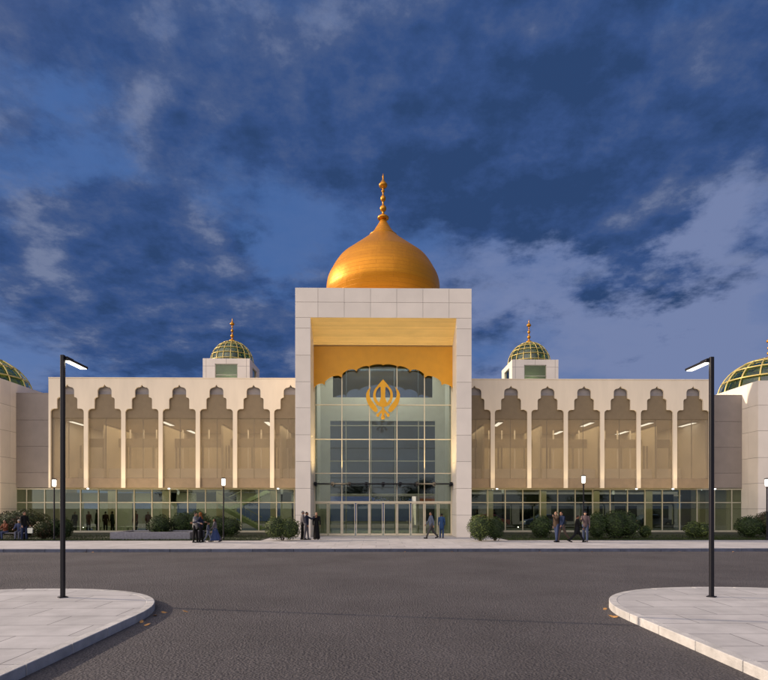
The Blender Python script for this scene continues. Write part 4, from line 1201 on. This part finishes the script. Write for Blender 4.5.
# cloud coordinates: projection on a high layer
zz = math_('ADD', math_('MAXIMUM', sep.outputs['Z'], 0.0), .20)
px_ = math_('DIVIDE', sep.outputs['X'], zz); py_ = math_('DIVIDE', sep.outputs['Y'], zz)
cb = N(nt, 'ShaderNodeCombineXYZ'); L(px_, cb.inputs[0]); L(py_, cb.inputs[1])
def noise(scale, detail, rough, off, col=False, stretch=(1, 1, 1)):
    mp = N(nt, 'ShaderNodeMapping'); mp.inputs['Location'].default_value = off; mp.inputs['Scale'].default_value = stretch
    L(cb.outputs[0], mp.inputs[0])
    n = N(nt, 'ShaderNodeTexNoise'); n.inputs['Scale'].default_value = scale; n.inputs['Detail'].default_value = detail; n.inputs['Roughness'].default_value = rough
    L(mp.outputs[0], n.inputs['Vector']); return n.outputs['Color'] if col else n.outputs[0]
def cen(x, k): return math_('MULTIPLY', math_('SUBTRACT', x, .5), k)
# the large cloud masses are looked up through a turbulent warp so their outlines break up
wv = noise(1.6, 8, .62, (2.2, 5.1, 3), True)
w1 = N(nt, 'ShaderNodeVectorMath', operation='SUBTRACT'); L(wv, w1.inputs[0]); w1.inputs[1].default_value = (.5, .5, .5)
w2 = N(nt, 'ShaderNodeVectorMath', operation='SCALE'); L(w1.outputs[0], w2.inputs[0]); w2.inputs['Scale'].default_value = .55
w3 = N(nt, 'ShaderNodeVectorMath', operation='ADD'); L(nrm.outputs[0], w3.inputs[0]); L(w2.outputs[0], w3.inputs[1])
w4 = N(nt, 'ShaderNodeVectorMath', operation='NORMALIZE'); L(w3.outputs[0], w4.inputs[0])
D = w4.outputs[0]
nA = noise(2.3, 13, .60, (3.1, 1.7, 0))
nS = noise(2.3, 13, .60, (3.1+.045, 1.7+.055, 0))
n2 = noise(7.0, 10, .62, (8.1, 4.7, 2))
n3 = noise(1.1, 6, .55, (1.3, 9.2, 5))
relief = math_('MULTIPLY', math_('SUBTRACT', nS, nA), 3.5)
# cover: 0 clear blue, 1 cloud
cov = total([(45,125,60,-.9),(90,215,45,-.5),(250,262,45,-.2),(345,228,45,-.5),(435,250,40,-.4),(400,130,30,-.3),
             (650,115,36,-.5),(610,335,105,-1.1),(750,320,90,-1.0),(500,315,60,-.6),(330,262,40,-.3),(60,348,60,-.35),(735,225,26,-.2),
             (520,130,170,.4),(690,150,110,.9),(590,215,80,.7),(250,80,120,.3),(40,10,90,.4),
             (120,295,60,.8),(40,280,50,.7),(220,310,55,.7),(280,310,35,.4),(505,340,30,.7),(600,335,24,.25)], .42)
cover = N(nt, 'ShaderNodeMapRange', interpolation_type='SMOOTHSTEP'); cover.inputs[1].default_value = -.05; cover.inputs[2].default_value = .72
L(math_('ADD', cov, math_('ADD', cen(nA, 3.0), cen(n2, .8))), cover.inputs[0])
# brightness of the cloud itself: dark bellies, pale lit tops
lum = total([(560,190,150,-.20),(500,230,80,-.08),(700,150,100,-.12),(215,325,60,-.18),(110,300,45,-.12),(250,40,100,-.05),
             (40,20,90,.16),(160,170,60,.22),(185,205,40,.12),(40,230,60,.15),(90,255,30,.2),(215,280,24,.25),(250,285,24,.2),(60,345,60,.2),(655,110,40,.25),(735,205,45,.3),(440,110,50,.1),(600,345,60,.2),(350,300,60,.1)], .40)
thick = N(nt, 'ShaderNodeMapRange'); thick.inputs[1].default_value = 0; thick.inputs[2].default_value = 1
L(math_('ADD', lum, math_('ADD', relief, math_('ADD', cen(n2, .75), cen(nA, -.7)))), thick.inputs[0])
ns = N(nt, 'ShaderNodeTexSky'); ns.sky_type = 'NISHITA'; ns.sun_disc = False
SUN_EL = R(19); SUN_DIR = Vector((7.46, -1.55, 0)).normalized()   # travel direction on the ground
ns.sun_elevation = SUN_EL
toSun = -SUN_DIR
ns.sun_rotation = math.atan2(toSun.x, toSun.y)
ns.ozone_density = 2.0
def vscale(c, k):
    n = N(nt, 'ShaderNodeVectorMath', operation='MULTIPLY'); L(c, n.inputs[0]); n.inputs[1].default_value = k; return n.outputs[0]
def mixc(f, a, b):
    n = N(nt, 'ShaderNodeMix', data_type='RGBA')
    for s_, v in ((0, f), (6, a), (7, b)):
        if isinstance(v, tuple): n.inputs[s_].default_value = (*v, 1)
        elif isinstance(v, float): n.inputs[s_].default_value = v
        else: L(v, n.inputs[s_])
    return n.outputs[2]
clear = mixc(.7, vscale(ns.outputs[0], (.040, .046, .060)), (.045, .138, .40))
veil = total([(600,330,100,.8),(740,320,90,.7),(500,320,60,.5),(350,250,60,.15),(40,335,90,.35),(735,215,50,.4),(640,110,45,.35)], .08)
vl = N(nt, 'ShaderNodeMapRange'); vl.inputs[1].default_value = 0; vl.inputs[2].default_value = 1.0
L(math_('ADD', veil, math_('ADD', cen(n3, .5), cen(n2, .25))), vl.inputs[0])
clear2 = mixc(vl.outputs[0], clear, (.175, .225, .40))
ramp = N(nt, 'ShaderNodeValToRGB'); e = ramp.color_ramp.elements
e[0].position = .0; e[0].color = (.026, .060, .160, 1); e[1].position = 1; e[1].color = (.165, .205, .335, 1)
k_ = e.new(.35); k_.color = (.038, .082, .225, 1); k_ = e.new(.62); k_.color = (.064, .106, .240, 1)
L(thick.outputs[0], ramp.inputs[0])
skyc = mixc(cover.outputs[0], clear2, ramp.outputs[0])
# warm glow added to the sky behind the viewer, left, lighting the facade
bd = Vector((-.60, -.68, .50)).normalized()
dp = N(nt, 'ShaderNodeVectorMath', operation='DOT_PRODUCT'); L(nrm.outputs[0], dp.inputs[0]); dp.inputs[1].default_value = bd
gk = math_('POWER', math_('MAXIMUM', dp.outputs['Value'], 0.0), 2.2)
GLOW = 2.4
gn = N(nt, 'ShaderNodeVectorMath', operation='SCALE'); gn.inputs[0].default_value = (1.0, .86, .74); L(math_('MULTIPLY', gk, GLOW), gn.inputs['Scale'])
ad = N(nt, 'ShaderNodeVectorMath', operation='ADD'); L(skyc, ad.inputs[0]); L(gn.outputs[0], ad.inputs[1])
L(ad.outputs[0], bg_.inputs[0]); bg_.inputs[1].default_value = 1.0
L(bg_.outputs[0], out.inputs[0])

# ================================================================= LIGHTS
sun = bpy.data.lights.new('Sun', 'SUN'); sun.energy = 5.0; sun.angle = R(.45); sun.color = (1, .80, .60)
so = bpy.data.objects.new('Sun', sun); COL.objects.link(so)
dvec = Vector((SUN_DIR.x*math.cos(SUN_EL), SUN_DIR.y*math.cos(SUN_EL), -math.sin(SUN_EL)))
so.rotation_euler = dvec.to_track_quat('-Z', 'Y').to_euler(); so.location = (-30, 0, 30)
def light(kind, loc, target, e, col, size=.3, spot=None, sy=None, name='flood_light'):
    l = bpy.data.lights.new(name, kind); l.energy = e; l.color = col
    if kind == 'AREA':
        l.shape = 'RECTANGLE' if sy else 'SQUARE'; l.size = size
        if sy: l.size_y = sy
    else: l.shadow_soft_size = size
    if spot: l.spot_size = R(spot); l.spot_blend = .9
    o = bpy.data.objects.new(name, l); COL.objects.link(o); o.location = loc
    o.rotation_euler = (Vector(target)-Vector(loc)).to_track_quat('-Z', 'Y').to_euler(); return o
# wash lights at the foot of the facades
for sg in (-1, 1):
    for x in ((-8.6, -16.9, -19.6, -26.9) if sg < 0 else (9.8, 13.2, 20.3, 24.2)):
        light('SPOT', (x, 38.8, .35), (x, YF, 8.0), 1000 if sg < 0 else 700, (1, .74, .42), .03, 130)
# ledge lights along the feet of the fins
    for k in range(7):
        x = CX+sg*(A0+BAY*(k+.5)) 
        light('SPOT', (x, YF-.45, ZB-.05), (x, YF+.02, ZB+3.0), 42, (1, .78, .40), .03, 55)
# portal: soffit washers and lobby
light('SPOT', (CX-3.2, 39.0, 3.0), (CX-2.4, 39.6, 15), 1500, (1, .74, .36), .03, 110)
light('SPOT', (CX+3.2, 39.0, 3.0), (CX+2.4, 39.6, 15), 1500, (1, .74, .36), .03, 110)
light('AREA', (CX, 41.7, ZS2+.4), (CX, 41.7, 0), 420, (1, .95, .80), 6, sy=1.2)
light('AREA', (CX, 47, 3.2), (CX, 47, 0), 180, (1, .97, .80), 8, sy=4)
for sg in (-1, 1):
    light('AREA', (CX+sg*17, 48, ZB-.1), (CX+sg*17, 48, 0), 300, (1, .95, .80), 20, sy=4)
    light('AREA', (CX+sg*15.8, 48.5, 8.95), (CX+sg*15.8, 48.5, 0), 950, (1, .80, .50), 17, sy=6)
    light('POINT', (CX+sg*14.9, YT+.9, 14.5), (0,0,0), 30, (.85, 1, .6), .2)
    light('POINT', (CX+sg*14.9, YT+2.25, ZTT+.5), (0,0,0), 60, (1, .85, .35), .2)
    light('POINT', (CX+sg*34.75, 50, ZW+1), (0,0,0), 200, (1, .85, .35), .3)

# ================================================================= CAMERA
cam = bpy.data.cameras.new('Camera'); co = bpy.data.objects.new('Camera', cam); COL.objects.link(co)
cam.sensor_width = 36; cam.lens = 36*F/768; cam.clip_end = 5000
co.location = (0, 0, CAMZ); co.rotation_euler = (R(90), 0, -PHI)
cam.shift_y = (HOR-340)/768
S.camera = co
S.view_settings.view_transform = 'Standard'; S.view_settings.look = 'None'; S.view_settings.exposure = 0; S.view_settings.gamma = 1
try: S.view_settings.use_curve_mapping = False
except Exception: pass
S.cycles.transparent_max_bounces = 16
